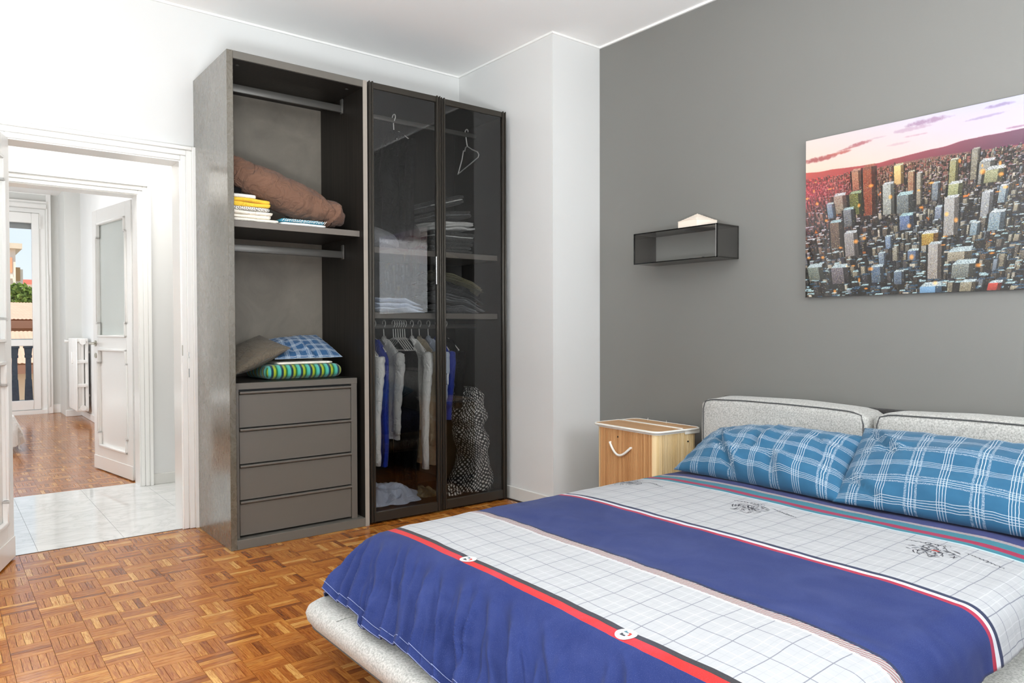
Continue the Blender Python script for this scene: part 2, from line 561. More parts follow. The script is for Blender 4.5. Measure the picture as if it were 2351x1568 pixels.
def m_bedspread():
    m = NT('striped_bedspread_cotton')
    uv = m.tc('UV')
    wob = m.noise(9, 2, vec=uv)
    X = m.xyz(uv)
    s0, t = X[0], X[1]
    s = m.math('ADD', s0, m.math('MULTIPLY', m.math('SUBTRACT', wob, 0.5), 0.010))
    lo, hi = 0.90, 3.30
    navy, white = rgb(30, 44, 96), rgb(170, 171, 173)
    navyd = rgb(40, 42, 62)
    st = [(0.90, navy), (1.253, rgb(186, 40, 38)), (1.276, rgb(52, 50, 52)), (1.294, white), (1.603, rgb(186, 185, 185)), (1.606, rgb(60, 50, 52)), (1.609, rgb(190, 186, 180)),
          (1.640, rgb(36, 42, 66)), (1.645, rgb(214, 220, 222)), (1.649, navy),
          (2.066, rgb(160, 36, 60)), (2.083, rgb(200, 200, 204)), (2.101, rgb(40, 46, 70)), (2.121, white),
          (2.594, rgb(176, 200, 208)), (2.603, rgb(52, 116, 130)), (2.626, rgb(150, 34, 68)), (2.668, rgb(52, 116, 130)), (2.722, rgb(60, 60, 84)), (2.726, rgb(196, 194, 194)), (2.748, rgb(44, 46, 72)), (2.753, rgb(48, 54, 104))]
    fac = m.math('DIVIDE', m.math('SUBTRACT', s, lo), hi - lo)
    col = m.ramp(fac, [((p - lo) / (hi - lo), c) for p, c in st], 'CONSTANT')
    Wm = m.ramp(fac, [(0, (0, 0, 0)), ((1.297 - lo) / (hi - lo), (1, 1, 1)), ((1.602 - lo) / (hi - lo), (0, 0, 0)), ((2.124 - lo) / (hi - lo), (1, 1, 1)), ((2.594 - lo) / (hi - lo), (0, 0, 0))], 'CONSTANT')
    # fine check lines on the white bands
    per = 0.094
    w2 = m.noise(5, 2, vec=uv)
    gs = m.math('FRACT', m.math('DIVIDE', m.math('ADD', s, m.math('MULTIPLY', w2, 0.012)), per))
    gt = m.math('FRACT', m.math('DIVIDE', m.math('ADD', t, m.math('MULTIPLY', w2, 0.02)), per))
    dark = addup(m, [cmp(m, gs, 0.3, 0.014), cmp(m, gt, 0.3, 0.014)])
    faint = addup(m, [cmp(m, gs, 0.62, 0.010), cmp(m, gt, 0.62, 0.010), cmp(m, gs, 0.02, 0.008), cmp(m, gt, 0.02, 0.008)])
    lite = addup(m, [cmp(m, gs, 0.8, 0.016), cmp(m, gt, 0.8, 0.016), cmp(m, gt, 0.5, 0.012)])
    col = m.mix(m.math('MULTIPLY', m.math('MULTIPLY', lite, Wm), 0.4), col, rgb(198, 199, 200))
    col = m.mix(m.math('MULTIPLY', m.math('MULTIPLY', faint, Wm), 0.18), col, rgb(120, 124, 136))
    col = m.mix(m.math('MULTIPLY', m.math('MULTIPLY', dark, Wm), 0.7), col, rgb(84, 88, 104))
    # braided trims
    tri = m.math('PINGPONG', m.math('MULTIPLY', t, 60.0), 1.0)
    br = m.ramp(fac, [(0, (0, 0, 0)), ((1.609 - lo) / (hi - lo), (1, 1, 1)), ((1.640 - lo) / (hi - lo), (0, 0, 0)), ((2.726 - lo) / (hi - lo), (1, 1, 1)), ((2.748 - lo) / (hi - lo), (0, 0, 0))], 'CONSTANT')
    q = m.math('FRACT', m.math('ADD', m.math('MULTIPLY', t, 42.0), m.math('MULTIPLY', s, 110.0)))
    col = m.mix(m.math('MULTIPLY', cmp(m, q, 0.2, 0.17), br), col, rgb(120, 52, 50))
    col = m.mix(m.math('MULTIPLY', cmp(m, q, 0.62, 0.09), br), col, rgb(40, 40, 52))
    # denim fleck everywhere that is not white
    fl = m.noise(700, 2, 0.8, vec=uv)
    cloud = m.noise(7, 4, 0.6, vec=uv, dist=0.8)
    nm = m.math('SUBTRACT', 1.0, Wm)
    col = m.mix(m.math('MULTIPLY', m.ramp(fl, [(0.60, (0, 0, 0)), (0.75, (1, 1, 1))]), m.math('MULTIPLY', nm, 0.30)), col, rgb(186, 192, 222))
    col = m.mix(m.math('MULTIPLY', m.ramp(cloud, [(0.4, (0, 0, 0)), (0.75, (1, 1, 1))]), m.math('MULTIPLY', nm, 0.08)), col, rgb(110, 122, 176))
    m.set(col, 0.8, 0, 0.2, 0.06)
    m.bump(m.math('ADD', m.math('MULTIPLY', cloud, 3.0), m.noise(900, 1, vec=uv)), 0.16, 0.0016)
    return m.m
SPREAD = m_bedspread()
INK = plain('dark_printed_ink', (58, 58, 66), 0.8)
INKRED = plain('red_printed_ink', (200, 60, 52), 0.8)
INKTEAL = plain('teal_printed_ink', (82, 120, 132), 0.8)
BADGE = plain('white_printed_badge', (196, 196, 194), 0.8)
HEM = plain('pale_hem_thread', (128, 138, 178), 0.85)

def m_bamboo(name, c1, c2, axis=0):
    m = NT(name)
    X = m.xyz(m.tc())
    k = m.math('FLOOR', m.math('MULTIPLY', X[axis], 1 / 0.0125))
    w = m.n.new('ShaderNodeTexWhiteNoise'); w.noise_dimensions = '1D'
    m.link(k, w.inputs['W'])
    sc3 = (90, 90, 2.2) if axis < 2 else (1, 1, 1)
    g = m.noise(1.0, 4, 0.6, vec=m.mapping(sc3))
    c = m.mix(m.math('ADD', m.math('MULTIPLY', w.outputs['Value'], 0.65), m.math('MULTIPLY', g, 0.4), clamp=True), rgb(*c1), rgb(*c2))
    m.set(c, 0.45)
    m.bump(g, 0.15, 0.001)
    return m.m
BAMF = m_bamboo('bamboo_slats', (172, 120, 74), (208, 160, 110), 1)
BAMLIT = m_bamboo('lit_bamboo_slats', (214, 180, 124), (240, 214, 168), 0)  # lighter copy of the slats: window light put into the colour
BAML = m_bamboo('bamboo_lid', (186, 140, 94), (206, 164, 120), 0)
TAPE = plain('white_cotton_tape', (236, 234, 226), 0.8)
PAPER = plain('cream_card', (246, 232, 216), 0.7, var=0.02)
CHROME = plain('brushed_chrome', (200, 200, 198), 0.22, metal=1.0)
BRASS = plain('worn_steel_lever', (176, 172, 160), 0.3, metal=0.9)
WIRE = plain('white_coated_wire', (226, 224, 220), 0.35)

def cloth(name, c, var=0.1, vs=18, rough=0.9, bump=0.25, bs=420, sheen=0.1):
    """woven cloth with soft crumple lines"""
    m = NT(name)
    c = rgb(*c)
    m.set(m.mix(m.noise(vs, 3), tuple(x * (1 - var) for x in c[:3]) + (1,), tuple(min(1, x * (1 + var)) for x in c[:3]) + (1,)), rough, 0, 0.2, sheen)
    w = m.noise(11, 3, 0.55, dist=1.6)
    rid = m.math('ABSOLUTE', m.math('SUBTRACT', w, 0.5))
    m.bump(m.math('ADD', m.math('MULTIPLY', m.math('MINIMUM', rid, 0.12), 6.0), m.math('MULTIPLY', m.noise(bs, 2), 0.08)), min(1.0, bump * 2.4), 0.006)
    return m.m
C_BROWN = cloth('brown_cotton', (116, 86, 70), 0.07, bump=0.4)
C_WHITE = cloth('white_cotton', (232, 230, 226), 0.04)
C_CREAM = cloth('cream_cotton', (236, 228, 214), 0.04)
C_YELLOW = cloth('yellow_cotton', (236, 194, 66), 0.08)
C_BLACK = cloth('black_cloth', (14, 13, 13), 0.2, sheen=0.0)
C_CHAR = cloth('charcoal_cloth', (58, 57, 56), 0.2)
C_GREY = cloth('grey_cloth', (112, 112, 114), 0.15)
C_LGREY = cloth('light_grey_cloth', (190, 189, 186), 0.08)
C_OLIVE = cloth('olive_cloth', (112, 108, 84), 0.12)
C_ROYAL = cloth('royal_blue_satin', (24, 48, 148), 0.3, 40, 0.4)
C_PBLUE = cloth('pale_blue_cotton', (188, 198, 216), 0.06)
C_BEIGE = cloth('beige_cotton', (190, 176, 152), 0.06)
C_TAUPE = cloth('taupe_linen', (100, 91, 78), 0.2, 200, 0.9, 0.5, 320)

def m_stripes():
    m = NT('striped_towelling')
    X = m.xyz(m.tc('UV'))
    f = m.math('FRACT', m.math('MULTIPLY', X[0], 1 / 0.056))
    c = m.ramp(f, [(0.0, rgb(24, 96, 44)), (0.12, rgb(70, 168, 146)), (0.36, rgb(88, 178, 166)), (0.46, rgb(24, 58, 76)), (0.62, rgb(18, 42, 54)), (0.70, rgb(160, 172, 48)), (0.84, rgb(140, 160, 36)), (0.94, rgb(22, 88, 36))])
    m.set(c, 0.95, 0, 0.1, 0.3)
    m.bump(m.noise(500, 2), 0.6, 0.002)
    return m.m
TOWEL = m_stripes()
def m_weave(name, a, b, scale, thr=0.5):
    m = NT(name)
    n = m.n.new('ShaderNodeTexChecker')
    n.inputs['Scale'].default_value = scale
    n.inputs['Color1'].default_value = rgb(*a)
    n.inputs['Color2'].default_value = rgb(*b)
    uv = m.tc('UV')
    wob = m.n.new('ShaderNodeTexNoise')
    wob.inputs['Scale'].default_value = 9
    m.link(uv, wob.inputs['Vector'])
    vm = m.n.new('ShaderNodeVectorMath'); vm.operation = 'MULTIPLY_ADD'
    m.link(wob.outputs['Color'], vm.inputs[0]); vm.inputs[1].default_value = (0.02, 0.02, 0); m.link(m.mapping((1, 1, 1), rot=(0, 0, 0.5), vec=uv), vm.inputs[2])
    m.link(vm.outputs[0], n.inputs['Vector'])
    v = m.n.new('ShaderNodeTexVoronoi')
    v.inputs['Scale'].default_value = scale
    v.inputs['Randomness'].default_value = 0.25
    m.link(vm.outputs[0], v.inputs['Vector'])
    c = m.mix(m.ramp(v.outputs['Distance'], [(0.28, (0, 0, 0)), (0.40, (1, 1, 1))]), rgb(*a), rgb(*b))
    m.set(c, 0.8)
    return m.m
HOUND = m_weave('black_white_spotted_cotton', (226, 224, 218), (26, 25, 24), 50)
HOUND2 = m_weave('small_checked_cotton', (60, 58, 54), (226, 222, 214), 110)
def m_turq():
    m = NT('turquoise_printed_cotton')
    n = m.noise(70, 4, 0.7, dist=2)
    X = m.xyz(m.tc('Object'))
    k = m.math('SUBTRACT', m.math('ADD', n, 0.0), m.math('MULTIPLY', X[2], 9.0))
    m.set(m.ramp(m.math('ADD', k, 0.05), [(0.18, rgb(56, 136, 160)), (0.30, rgb(226, 236, 238)), (0.42, rgb(70, 150, 172)), (0.50, rgb(236, 240, 240))]), 0.7)
    return m.m
TURQ = plain('turquoise_cotton', (62, 140, 164), 0.8, var=0.15, vscale=60)
# ================================================================== ROOM SHELL
XG, YC, XC, YA, ZC = 3.455, 3.42, 3.04, 4.455, 3.0      # grey wall, column front, column side, wardrobe wall, ceiling
XL, YF = -1.9, -1.35                                    # unseen left wall and window wall
YA2, YB, YB2, YW = 4.60, 5.87, 6.02, 11.80               # far sides of the walls, corridor wall, far window wall
XS, XFL = 1.53, -2.1                                    # far room side walls
def wall(name, boxes, mat, label):
    mb = MB()
    for b in boxes:
        mb.box(*b)
    return tag(obj(name, mb, mat, smooth=False, weld=False), label, 'wall', kind='structure')
DX0, DX1, DZ = 0.28, 1.105, 2.115                       # bedroom doorway
wall('wall_back', [(XL, DX0, YA, YA2, 0, ZC), (DX1, XG + .1, YA, YA2, 0, ZC), (DX0, DX1, YA, YA2, DZ, ZC)], WHITE, 'white plaster wall behind the wardrobe with the open doorway')
wall('wall_right', [(XG, XG + .12, YF, YC, 0, ZC)], GREYW, 'mid grey painted wall behind the bed')
wall('wall_corner', [(XC, XG + .12, YC, YA, 0, ZC)], WHITE, 'white boxed pier in the corner beside the glass wardrobe')
wall('wall_left', [(XL - .12, XL, YF, YA2, 0, ZC)], WHITE, 'white wall on the door side, outside the view')
WX0, WX1, WZ0, WZ1 = 0.75, 2.75, 0.25, 2.55
wall('wall_front', [(XL, WX0, YF - .15, YF, 0, ZC), (WX1, XG, YF - .15, YF, 0, ZC), (WX0, WX1, YF - .15, YF, 0, WZ0), (WX0, WX1, YF - .15, YF, WZ1, ZC)], WHITE, 'white window wall facing the wardrobe, outside the view')
tag(obj('ceiling', MB().box(XL, XG, YF, YA, ZC, ZC + .1), CEIL, smooth=False), 'flat white ceiling of the bedroom', 'ceiling', kind='structure')
# bright painted line where ceiling and walls meet
def strip(mb, a, b, w, nrm):
    pass
cov = MB()
cov.box(XL, XC, YA - .012, YA, ZC - .012, ZC)
cov.box(XC - .012, XC, YC - .012, YA - .012, ZC - .012, ZC)
cov.box(XC, XG, YC - .012, YC, ZC - .012, ZC)
cov.box(XG - .012, XG, YF, YC - .012, ZC - .012, ZC)
tag(obj('trim_3', cov, GLOSSW, smooth=False), 'thin white line of moulding between ceiling and walls', 'trim', kind='structure')
# window behind the camera (unseen, lets the daylight in)
w2 = thing('window_2', 'bedroom balcony window behind the viewer', 'window', (1.75, YF - .08, WZ0), kind='structure')
mb = MB()
for a in ((WX0, WX0 + .07), ((WX0 + WX1) / 2 - .05, (WX0 + WX1) / 2 + .05), (WX1 - .07, WX1)):
    mb.box(a[0], a[1], YF - .11, YF - .05, WZ0, WZ1)
mb.box(WX0, WX1, YF - .11, YF - .05, WZ0, WZ0 + .09)
mb.box(WX0, WX1, YF - .11, YF - .05, WZ1 - .07, WZ1)
obj('window_frame', mb, GLOSSW, w2, smooth=False, weld=False)

# skirting boards of the bedroom
tag(obj('baseboard_right', MB().box(XG - .012, XG, YF, YC, 0, .075, .003, 1), SKIRT), 'low white skirting along the grey wall', 'skirting', kind='structure')
mb = MB().box(XC - .012, XC, YC - .012, YA, 0, .085, .003, 1).box(XC - .012, XG, YC - .012, YC, 0, .085, .003, 1)
tag(obj('baseboard_corner', mb, SKIRT), 'low pale skirting round the white pier', 'skirting', kind='structure')

# ------------------------------------------------------------------ floors
floor = tag(obj('floor', MB().box(XL, XG, YF, YA, -.10, -.004), JOINT, smooth=False), 'golden oak mosaic parquet floor of the bedroom', 'floor', kind='structure')
floor3 = tag(obj('floor.002', MB().box(XFL, XS, YB2 - .0, YW, -.10, -.004), JOINT, smooth=False), 'oak mosaic parquet floor of the room beyond the corridor', 'floor', kind='structure')
PIT = 0.125
rp = random.Random(5)
def strips(x0, x1, y0, y1, ox, oy):
    """every finger of the mosaic: (xa, xb, ya, yb, along_x)"""
    out = []
    for i in range(math.floor((x0 - ox) / PIT), math.ceil((x1 - ox) / PIT)):
        for j in range(math.floor((y0 - oy) / PIT), math.ceil((y1 - oy) / PIT)):
            ax = (i + j) % 2 == 1
            X0, Y0 = ox + i * PIT, oy + j * PIT
            for k in range(5):
                if ax:
                    b = (X0, X0 + PIT, Y0 + k * PIT / 5, Y0 + (k + 1) * PIT / 5)
                else:
                    b = (X0 + k * PIT / 5, X0 + (k + 1) * PIT / 5, Y0, Y0 + PIT)
                b = (max(b[0], x0), min(b[1], x1), max(b[2], y0), min(b[3], y1))
                if b[1] - b[0] > .004 and b[3] - b[2] > .004:
                    out.append((*b, ax))
    return out
def strip_geo(b, z):
    xa, xb, ya, yb, ax = b
    g, c = 0.0002, 0.0007
    top = [(xa + c, ya + c, z), (xb - c, ya + c, z), (xb - c, yb - c, z), (xa + c, yb - c, z)]
    low = [(xa + g, ya + g, z - .003), (xb - g, ya + g, z - .003), (xb - g, yb - g, z - .003), (xa + g, yb - g, z - .003)]
    def uv(p):
        return (p[0], p[1]) if ax else (p[1], p[0])
    vs = top + low
    return vs, [(0, 1, 2, 3), (4, 5, 1, 0), (5, 6, 2, 1), (6, 7, 3, 2), (7, 4, 0, 3)], [uv(p) for p in vs]
def set_rnd(me, vals):
    a = me.attributes.new('rnd', 'FLOAT', 'FACE')
    a.data.foreach_set('value', np.array(vals, dtype=np.float32))
def area_px(b):
    P = [proj((x, y, 0)) for x, y in ((b[0], b[2]), (b[1], b[2]), (b[1], b[3]), (b[0], b[3]))]
    if any(p is None for p in P):
        return 0
    if not all(-20 < p[0] < IW + 20 and -20 < p[1] < IH + 20 for p in P):
        return 0
    cx, cy_ = (b[0] + b[1]) / 2, (b[2] + b[3]) / 2
    if cx > 0.97 and cy_ < 2.36: return 0
    if cx > 1.18 and cy_ > 3.83: return 0
    if cx > 1.85: return 0
    P += [P[0]]
    return abs(sum(P[k][0] * P[k + 1][1] - P[k + 1][0] * P[k][1] for k in range(4))) / 2
def z_of():
    return rp.uniform(-0.0004, 0.0)
def rnd_of(b):
    return min(1, max(0, rp.gauss(0.5, 0.27)))
allst = strips(-0.6, 3.0, 0.9, YA - .004, 0.566, 3.045)
allst.sort(key=area_px, reverse=True)
for b in allst[:300]:
    vs, fs, uv = strip_geo(b, z_of())
    c = ((b[0] + b[1]) / 2, (b[2] + b[3]) / 2, 0)
    me = bpy.data.meshes.new('parquet_strip')
    me.from_pydata([(v[0] - c[0], v[1] - c[1], v[2] - c[2]) for v in vs], [], fs)
    ul = me.uv_layers.new(name='UVMap')
    for li, l in enumerate(me.loops):
        ul.data[li].uv = uv[l.vertex_index]
    set_rnd(me, [rnd_of(b)] * 5)
    me.materials.append(PARQ)
    o = bpy.data.objects.new('parquet_strip', me)
    COL.objects.link(o)
    o.parent = floor
    o.location = Vector(c) - floor.location
def rest(name, lst, parent):
    mb, vals = MB(), []
    for b in lst:
        mb.add(*strip_geo(b, z_of()))
        vals += [rnd_of(b)] * 5
    o = obj(name, mb, PARQ, parent, smooth=False, weld=False, kind='stuff')
    set_rnd(o.data, vals)
    return o
rest('parquet_strips', allst[300:], floor)
rest('parquet_strips', strips(-0.3, XS, YB2 + .004, YW, 0.566, 6.03), floor3)

# marble corridor floor, slab by slab, and the slab in the far doorway
floor2 = tag(obj('floor.001', MB().box(-2.0, 3.4, YA, YB2, -.10, -.004), plain('pale_tile_joint', (170, 170, 166), 0.6), smooth=False), 'polished white marble floor of the corridor', 'floor', kind='structure')
tx = [-1.2, -0.8, -0.4, 0.0, 0.4, 0.8, 1.2, 1.6, 2.0]
ty = [YA + .002, 4.86, 5.26, 5.66, YB2 - .002]
for a, b in zip(tx[:-1], tx[1:]):
    for c, d in zip(ty[:-1], ty[1:]):
        z = rp.uniform(-.0003, 0)
        g = .0007
        vs = [(a + g, c + g, z), (b - g, c + g, z), (b - g, d - g, z), (a + g, d - g, z), (a + g, c + g, -.003), (b - g, c + g, -.003), (b - g, d - g, -.003), (a + g, d - g, -.003)]
        obj('marble_tile', MB().add(vs, [(0, 1, 2, 3), (4, 5, 1, 0), (5, 6, 2, 1), (6, 7, 3, 2), (7, 4, 0, 3)]), MARBLE, floor2, smooth=False, weld=False)
# dark strip at the threshold
tag(obj('trim_4', MB().box(DX0 - .02, 1.19, YA - .006, YA + .004, -.003, .0008), JOINT, smooth=False), 'thin dark strip between parquet and marble', 'threshold', kind='structure')

# ------------------------------------------------------------------ corridor and far room
F0, F1, FZ = 0.30, 1.165, 2.135
wall('wall_hall', [(-2.0, F0, YB, YB2, 0, ZC), (F1, 3.4, YB, YB2, 0, ZC), (F0, F1, YB, YB2, FZ, ZC)], WHITE, 'white corridor wall with the second doorway')
wall('wall_hall_end', [(3.4, 3.5, YA, YB2, 0, ZC), (-2.1, -2.0, YA2, YB, 0, ZC)], WHITE, 'white end walls of the corridor, outside the view')
tag(obj('ceiling.001', MB().box(-2.1, 3.5, YA, YB2, ZC, ZC + .1), CEIL, smooth=False), 'white corridor ceiling above the doorways', 'ceiling', kind='structure')
tag(obj('baseboard_hall', MB().box(1.245, 3.4, YB - .012, YB, 0, .078, .003, 1), SKIRT), 'pale stone skirting in the corridor', 'skirting', kind='structure')
wall('wall_far_side', [(XS, XS + .12, YB2, YW, 0, ZC)], WHITE, 'bright white side wall of the far room behind the radiator')
wall('wall_far_pier', [(1.345, XS, 11.2, YW, 0, ZC)], FARGREY, 'pale boxed pier in the far room corner')
wall('wall_far_left', [(XFL - .12, XFL, YB2, YW + .2, 0, ZC)], WHITE, 'white wall of the far room outside the view')
VX0, VX1, VZ1 = -0.55, 1.19, 2.80
wall('wall_far', [(VX1, XS + .12, YW, YW + .3, 0, ZC), (XFL, VX0, YW, YW + .3, 0, ZC), (VX0, VX1, YW, YW + .3, VZ1, ZC)], FARGREY, 'pale grey window wall of the far room')
tag(obj('ceiling.002', MB().box(XFL, XS, YB2, YW, ZC, ZC + .1), CEIL, smooth=False), 'white ceiling of the far room', 'ceiling', kind='structure')
tag(obj('baseboard_far', MB().box(XS - .014, XS, YB2, 11.2, 0, .085, .003, 1).box(1.252, 1.345, YW - .012, YW, 0, .12, .003, 1).box(1.333, XS - .014, 11.186, 11.2, 0, .085, .003, 1), GLOSSW), 'white skirting of the far room under the radiator', 'skirting', kind='structure')
tag(obj('trim_5', MB().box(1.20, 1.255, YW - .05, YW, 0, ZC, .004, 1).box(XFL, 1.20, YW - .02, YW, 2.99, 3.0), GLOSSW), 'white upright board beside the balcony window', 'trim', kind='structure')

# door casings: stepped profile swept round the opening
def casing(name, x0, x1, z1, w, y, label, y2, ears=0.0):
    t = thing(name, label, 'door frame', ((x0 + x1) / 2, y, 0), kind='structure')
    steps = [(0.0, .35, .020), (.35, .72, .028), (.72, 1.0, .040)]
    for nm, rng in (('casing_side', 0), ('casing_side', 1), ('casing_head', 2)):
        mb = MB()
        for a, b, d in steps:
            if rng == 1:
                mb.box(x1 + a * w, x1 + b * w, y - d, y, 0, z1 + b * w + (ears if b == 1.0 else 0), .003, 1)
            elif rng == 0:
                mb.box(x0 - b * w, x0 - a * w, y - d, y, 0, z1 + b * w, .003, 1)
            else:
                mb.box(x0 - a * w, x1 + a * w, y - d, y, z1 + a * w, z1 + b * w, .003, 1)
        obj(nm, mb, GLOSSW, t)
    mb = MB().box(x1 - .006, x1 + .002, y - .012, y2 + .004, 0, z1 - .006).box(x0 - .002, x0 + .006, y - .012, y2 + .004, 0, z1 - .006).box(x0 - .002, x1 + .002, y - .012, y2 + .004, z1 - .006, z1 + .002)
    obj('jamb_lining', mb, GLOSSW, t, smooth=False, weld=False)
    return t
c1 = casing('trim_1', DX0, DX1, DZ, .082, YA, 'white stepped frame of the bedroom doorway', YA2)
obj('strike_plate', MB().box(DX1 - .001, DX1 + .004, YA - .02, YA - .014, 1.0, 1.06), BRASS, c1, smooth=False)
obj('strike_plate', MB().box(DX1 + .03, DX1 + .036, YA - .0285, YA - .026, .985, 1.02), CHROME, c1, smooth=False)
obj('strike_plate', MB().box(DX1 + .03, DX1 + .036, YA - .0285, YA - .026, .875, .925), CHROME, c1, smooth=False)
casing('trim_2', F0, F1, FZ, .082, YB, 'white stepped frame of the corridor doorway', YB2, ears=.03)

# panelled doors
def door(name, hinge, ang, w, h, label, side, handle=True, glass=True):
    """leaf in local coords: x along the leaf from the hinge, y through it, z up; visible face at y = side*0.022"""
    d = thing(name, label, 'door', (hinge[0], hinge[1], .008), ang, kind='structure')
    th = .022
    s = side
    st, mid0, mid1 = .115, .985, 1.085
    p0, p1, q0, q1 = .19, mid0, mid1, h - .115
    mb = MB()
    for a in ((0, st), (w - st, w)):
        mb.box(a[0], a[1], -th, th, 0, h, .003, 1)
    mb.box(st, w - st, -th, th, 0, p0)
    mb.box(st, w - st, -th, th, p1, q0)
    mb.box(st, w - st, -th, th, q1, h)
    obj('door_frame', mb, GLOSSW, d, local=True, weld=False)
    mb = MB().box(0.002, w - .002, th * s, (th + .005) * s, 0, .105, .001, 1)
    obj('kick_board', mb, GLOSSW, d, local=True)
    obj('lower_panel', MB().box(st, w - st, -.006, .006, p0, p1), GLOSSW, d, local=True, smooth=False)
    obj('upper_panel', MB().box(st, w - st, -.004, .004, q0, q1), FROST if glass else GLOSSW, d, local=True, smooth=False)
    for (z0, z1) in ((p0, p1), (q0, q1)):
        e, r = .022, .11
        x0, x1 = st + .01, w - st - .01
        pts = [(x0, z0 + .005), (x1, z0 + .005), (x1, z0 + r), (x1 + e, z0 + r), (x1 + e, z1 - r), (x1, z1 - r), (x1, z1 - .005), (x0, z1 - .005), (x0, z1 - r), (x0 - e, z1 - r), (x0 - e, z0 + r), (x0, z0 + r)]
        mb = MB()
        b = .009
        for k in range(len(pts)):
            (ax, az), (bx, bz) = pts[k], pts[(k + 1) % len(pts)]
            for sd in (1, -1):
                ya, yb = sorted((th * sd * .3, (th + .012) * sd))
                mb.box(min(ax, bx) - b, max(ax, bx) + b, ya, yb, min(az, bz) - b, max(az, bz) + b, .004, 1)
        obj('panel_moulding', mb, GLOSSW, d, local=True, weld=False)
    if handle:
        hx = w - .055
        mb = MB().tube([(hx, th * s, 1.03), (hx, (th + .045) * s, 1.03)], .009, 10)
        mb.tube([(hx, (th + .045) * s, 1.03), (hx + .02, (th + .05) * s, 1.03), (hx - .11, (th + .05) * s, 1.035)][0:1] + [(hx - .03, (th + .052) * s, 1.03), (hx - .12, (th + .05) * s, 1.026)], [.010, .009, .006], 10)
        mb.tube([(hx, th * s, 1.03), (hx, (th + .008) * s, 1.03)], .024, 16)
        h_ = obj('door_handle', mb, BRASS, d, local=True)
        obj('lock_plate', MB().tube([(hx, th * s, .93), (hx, (th + .006) * s, .93)], .022, 16).box(hx - .003, hx + .003, (th + .004) * s - .003, (th + .004) * s + .004, .915, .94), BRASS, d, local=True)
    for z in (.25, 1.0, 1.8):
        obj('hinge', MB().tube([(-.004, -th * 0 + .0, z), (-.004, 0, z + .09)], .008, 8), GLOSSW, d, local=True)
    return d
# far leaf: seen face towards -x ; local +y must be -x side
a2 = math.atan2(6.92 - 6.085, 1.045 - 1.178)
door('door_2', (1.178, 6.07), a2, .84, 2.12, 'white panelled door with frosted glass standing open beyond the corridor', 1)
a1 = math.atan2(-.155, -.05)
door('door_1', (.275, 4.428), a1, .80, 2.10, 'white panelled bedroom door swung open, only its hinge edge in view', -1 if False else 1, handle=True)

# radiator on the far side wall
r = thing('radiator', 'white cast column radiator with thermostat valve on the far room wall', 'radiator', (1.435, 10.8, 0.0))
y0, y1, za, zb, xa, xb = 10.45, 11.13, .115, 1.05, 1.365, 1.495
n = 8
dy = (y1 - y0) / n
for k in range(n):
    ya = y0 + k * dy
    mb = MB().box(xa, xa + .012, ya + .001, ya + dy - .001, za + .02, zb - .01, .004, 1)
    for xx in (xa + .035, xa + .068, xb - .012):
        mb.tube([(xx, ya + dy / 2, za + .02), (xx, ya + dy / 2, zb - .02)], .013, 8, flat=1.5)
    for zz in (za + .03, za + (zb - za) * .36, za + (zb - za) * .68, zb - .03):
        mb.box(xa + .004, xb, ya + .012, ya + dy - .012, zz - .022, zz + .022, .008, 2)
    obj('radiator_section', mb, GLOSSW, r)
for zz in (za + .055, zb - .055):
    obj('end_plug', MB().tube([(xb - .06, y0 - .002, zz), (xb - .06, y0 + .03, zz)], [.034, .036], 16), GLOSSW, r)
obj('valve', MB().tube([(xa - .005, y1 - .03, zb - .05), (xa - .05, y1 - .03, zb - .05)], [.012, .022], 12), GLOSSW, r)
obj('heat_meter', MB().box(xa - .018, xa, 10.74, 10.79, .72, .87, .004, 1), GLOSSW, r)
for yk, zk in ((10.58, .3), (10.58, .85), (11.0, .3), (11.0, .85)):
    obj('wall_bracket', MB().box(xb - .002, XS, yk, yk + .02, zk, zk + .03), GLOSSW, r, smooth=False)

# ------------------------------------------------------------------ far balcony window
w = thing('window_1', 'tall white balcony window at the end of the far room', 'window', (0.3, YW + .1, 0), kind='structure')
yy0, yy1 = YW + .02, YW + .085
mb = MB().box(1.125, 1.19, yy0 + .02, yy1 + .03, .0, VZ1).box(VX0 + .06, 1.125, yy0 + .02, yy1 + .03, 2.745, VZ1).box(VX0, VX0 + .06, yy0 + .02, yy1 + .03, 0, VZ1)
obj('outer_frame', mb, GLOSSW, w, smooth=False, weld=False)
mb = MB().box(1.037, 1.124, yy0, yy1, .06, 2.74, .006, 1).box(.36, .44, yy0, yy1, .06, 2.74, .006, 1)
mb.box(.44, 1.037, yy0, yy1, 2.60, 2.74, .006, 1).box(.44, 1.037, yy0, yy1, .06, .19, .006, 1).box(.44, 1.037, yy0, yy1, .93, 1.02, .006, 1)
mb.box(VX0 + .06, .36, yy0, yy1, 2.60, 2.74).box(VX0 + .06, .36, yy0, yy1, .06, .19).box(VX0 + .06, VX0 + .14, yy0, yy1, .06, 2.74)
obj('sash', mb, GLOSSW, w, weld=False)
obj('window_pane', MB().box(.44, 1.037, yy0 + .03, yy0 + .034, 1.02, 2.60), CLEAR, w, smooth=False)
obj('window_pane', MB().box(.44, 1.037, yy0 + .03, yy0 + .034, .19, .93), CLEAR, w, smooth=False)
obj('window_pane', MB().box(VX0 + .14, .36, yy0 + .03, yy0 + .034, .19, 2.60), CLEAR, w, smooth=False)
obj('roller_shutter', MB().box(VX0, 1.12, YW + .12, YW + .14, 2.53, 2.78), plain('grey_shutter_slat', (176, 176, 178), 0.5), w, smooth=False)
mb = MB().box(VX0, 1.205, YW - .07, YW + .02, 2.80, 2.86, .01, 2).box(VX0, 1.205, YW - .05, YW + .02, 2.86, 2.885, .006, 2).tube([(VX0, YW - .06, 2.885), (1.205, YW - .06, 2.885)], .012, 10)
obj('shutter_box_lip', mb, GLOSSW, w)
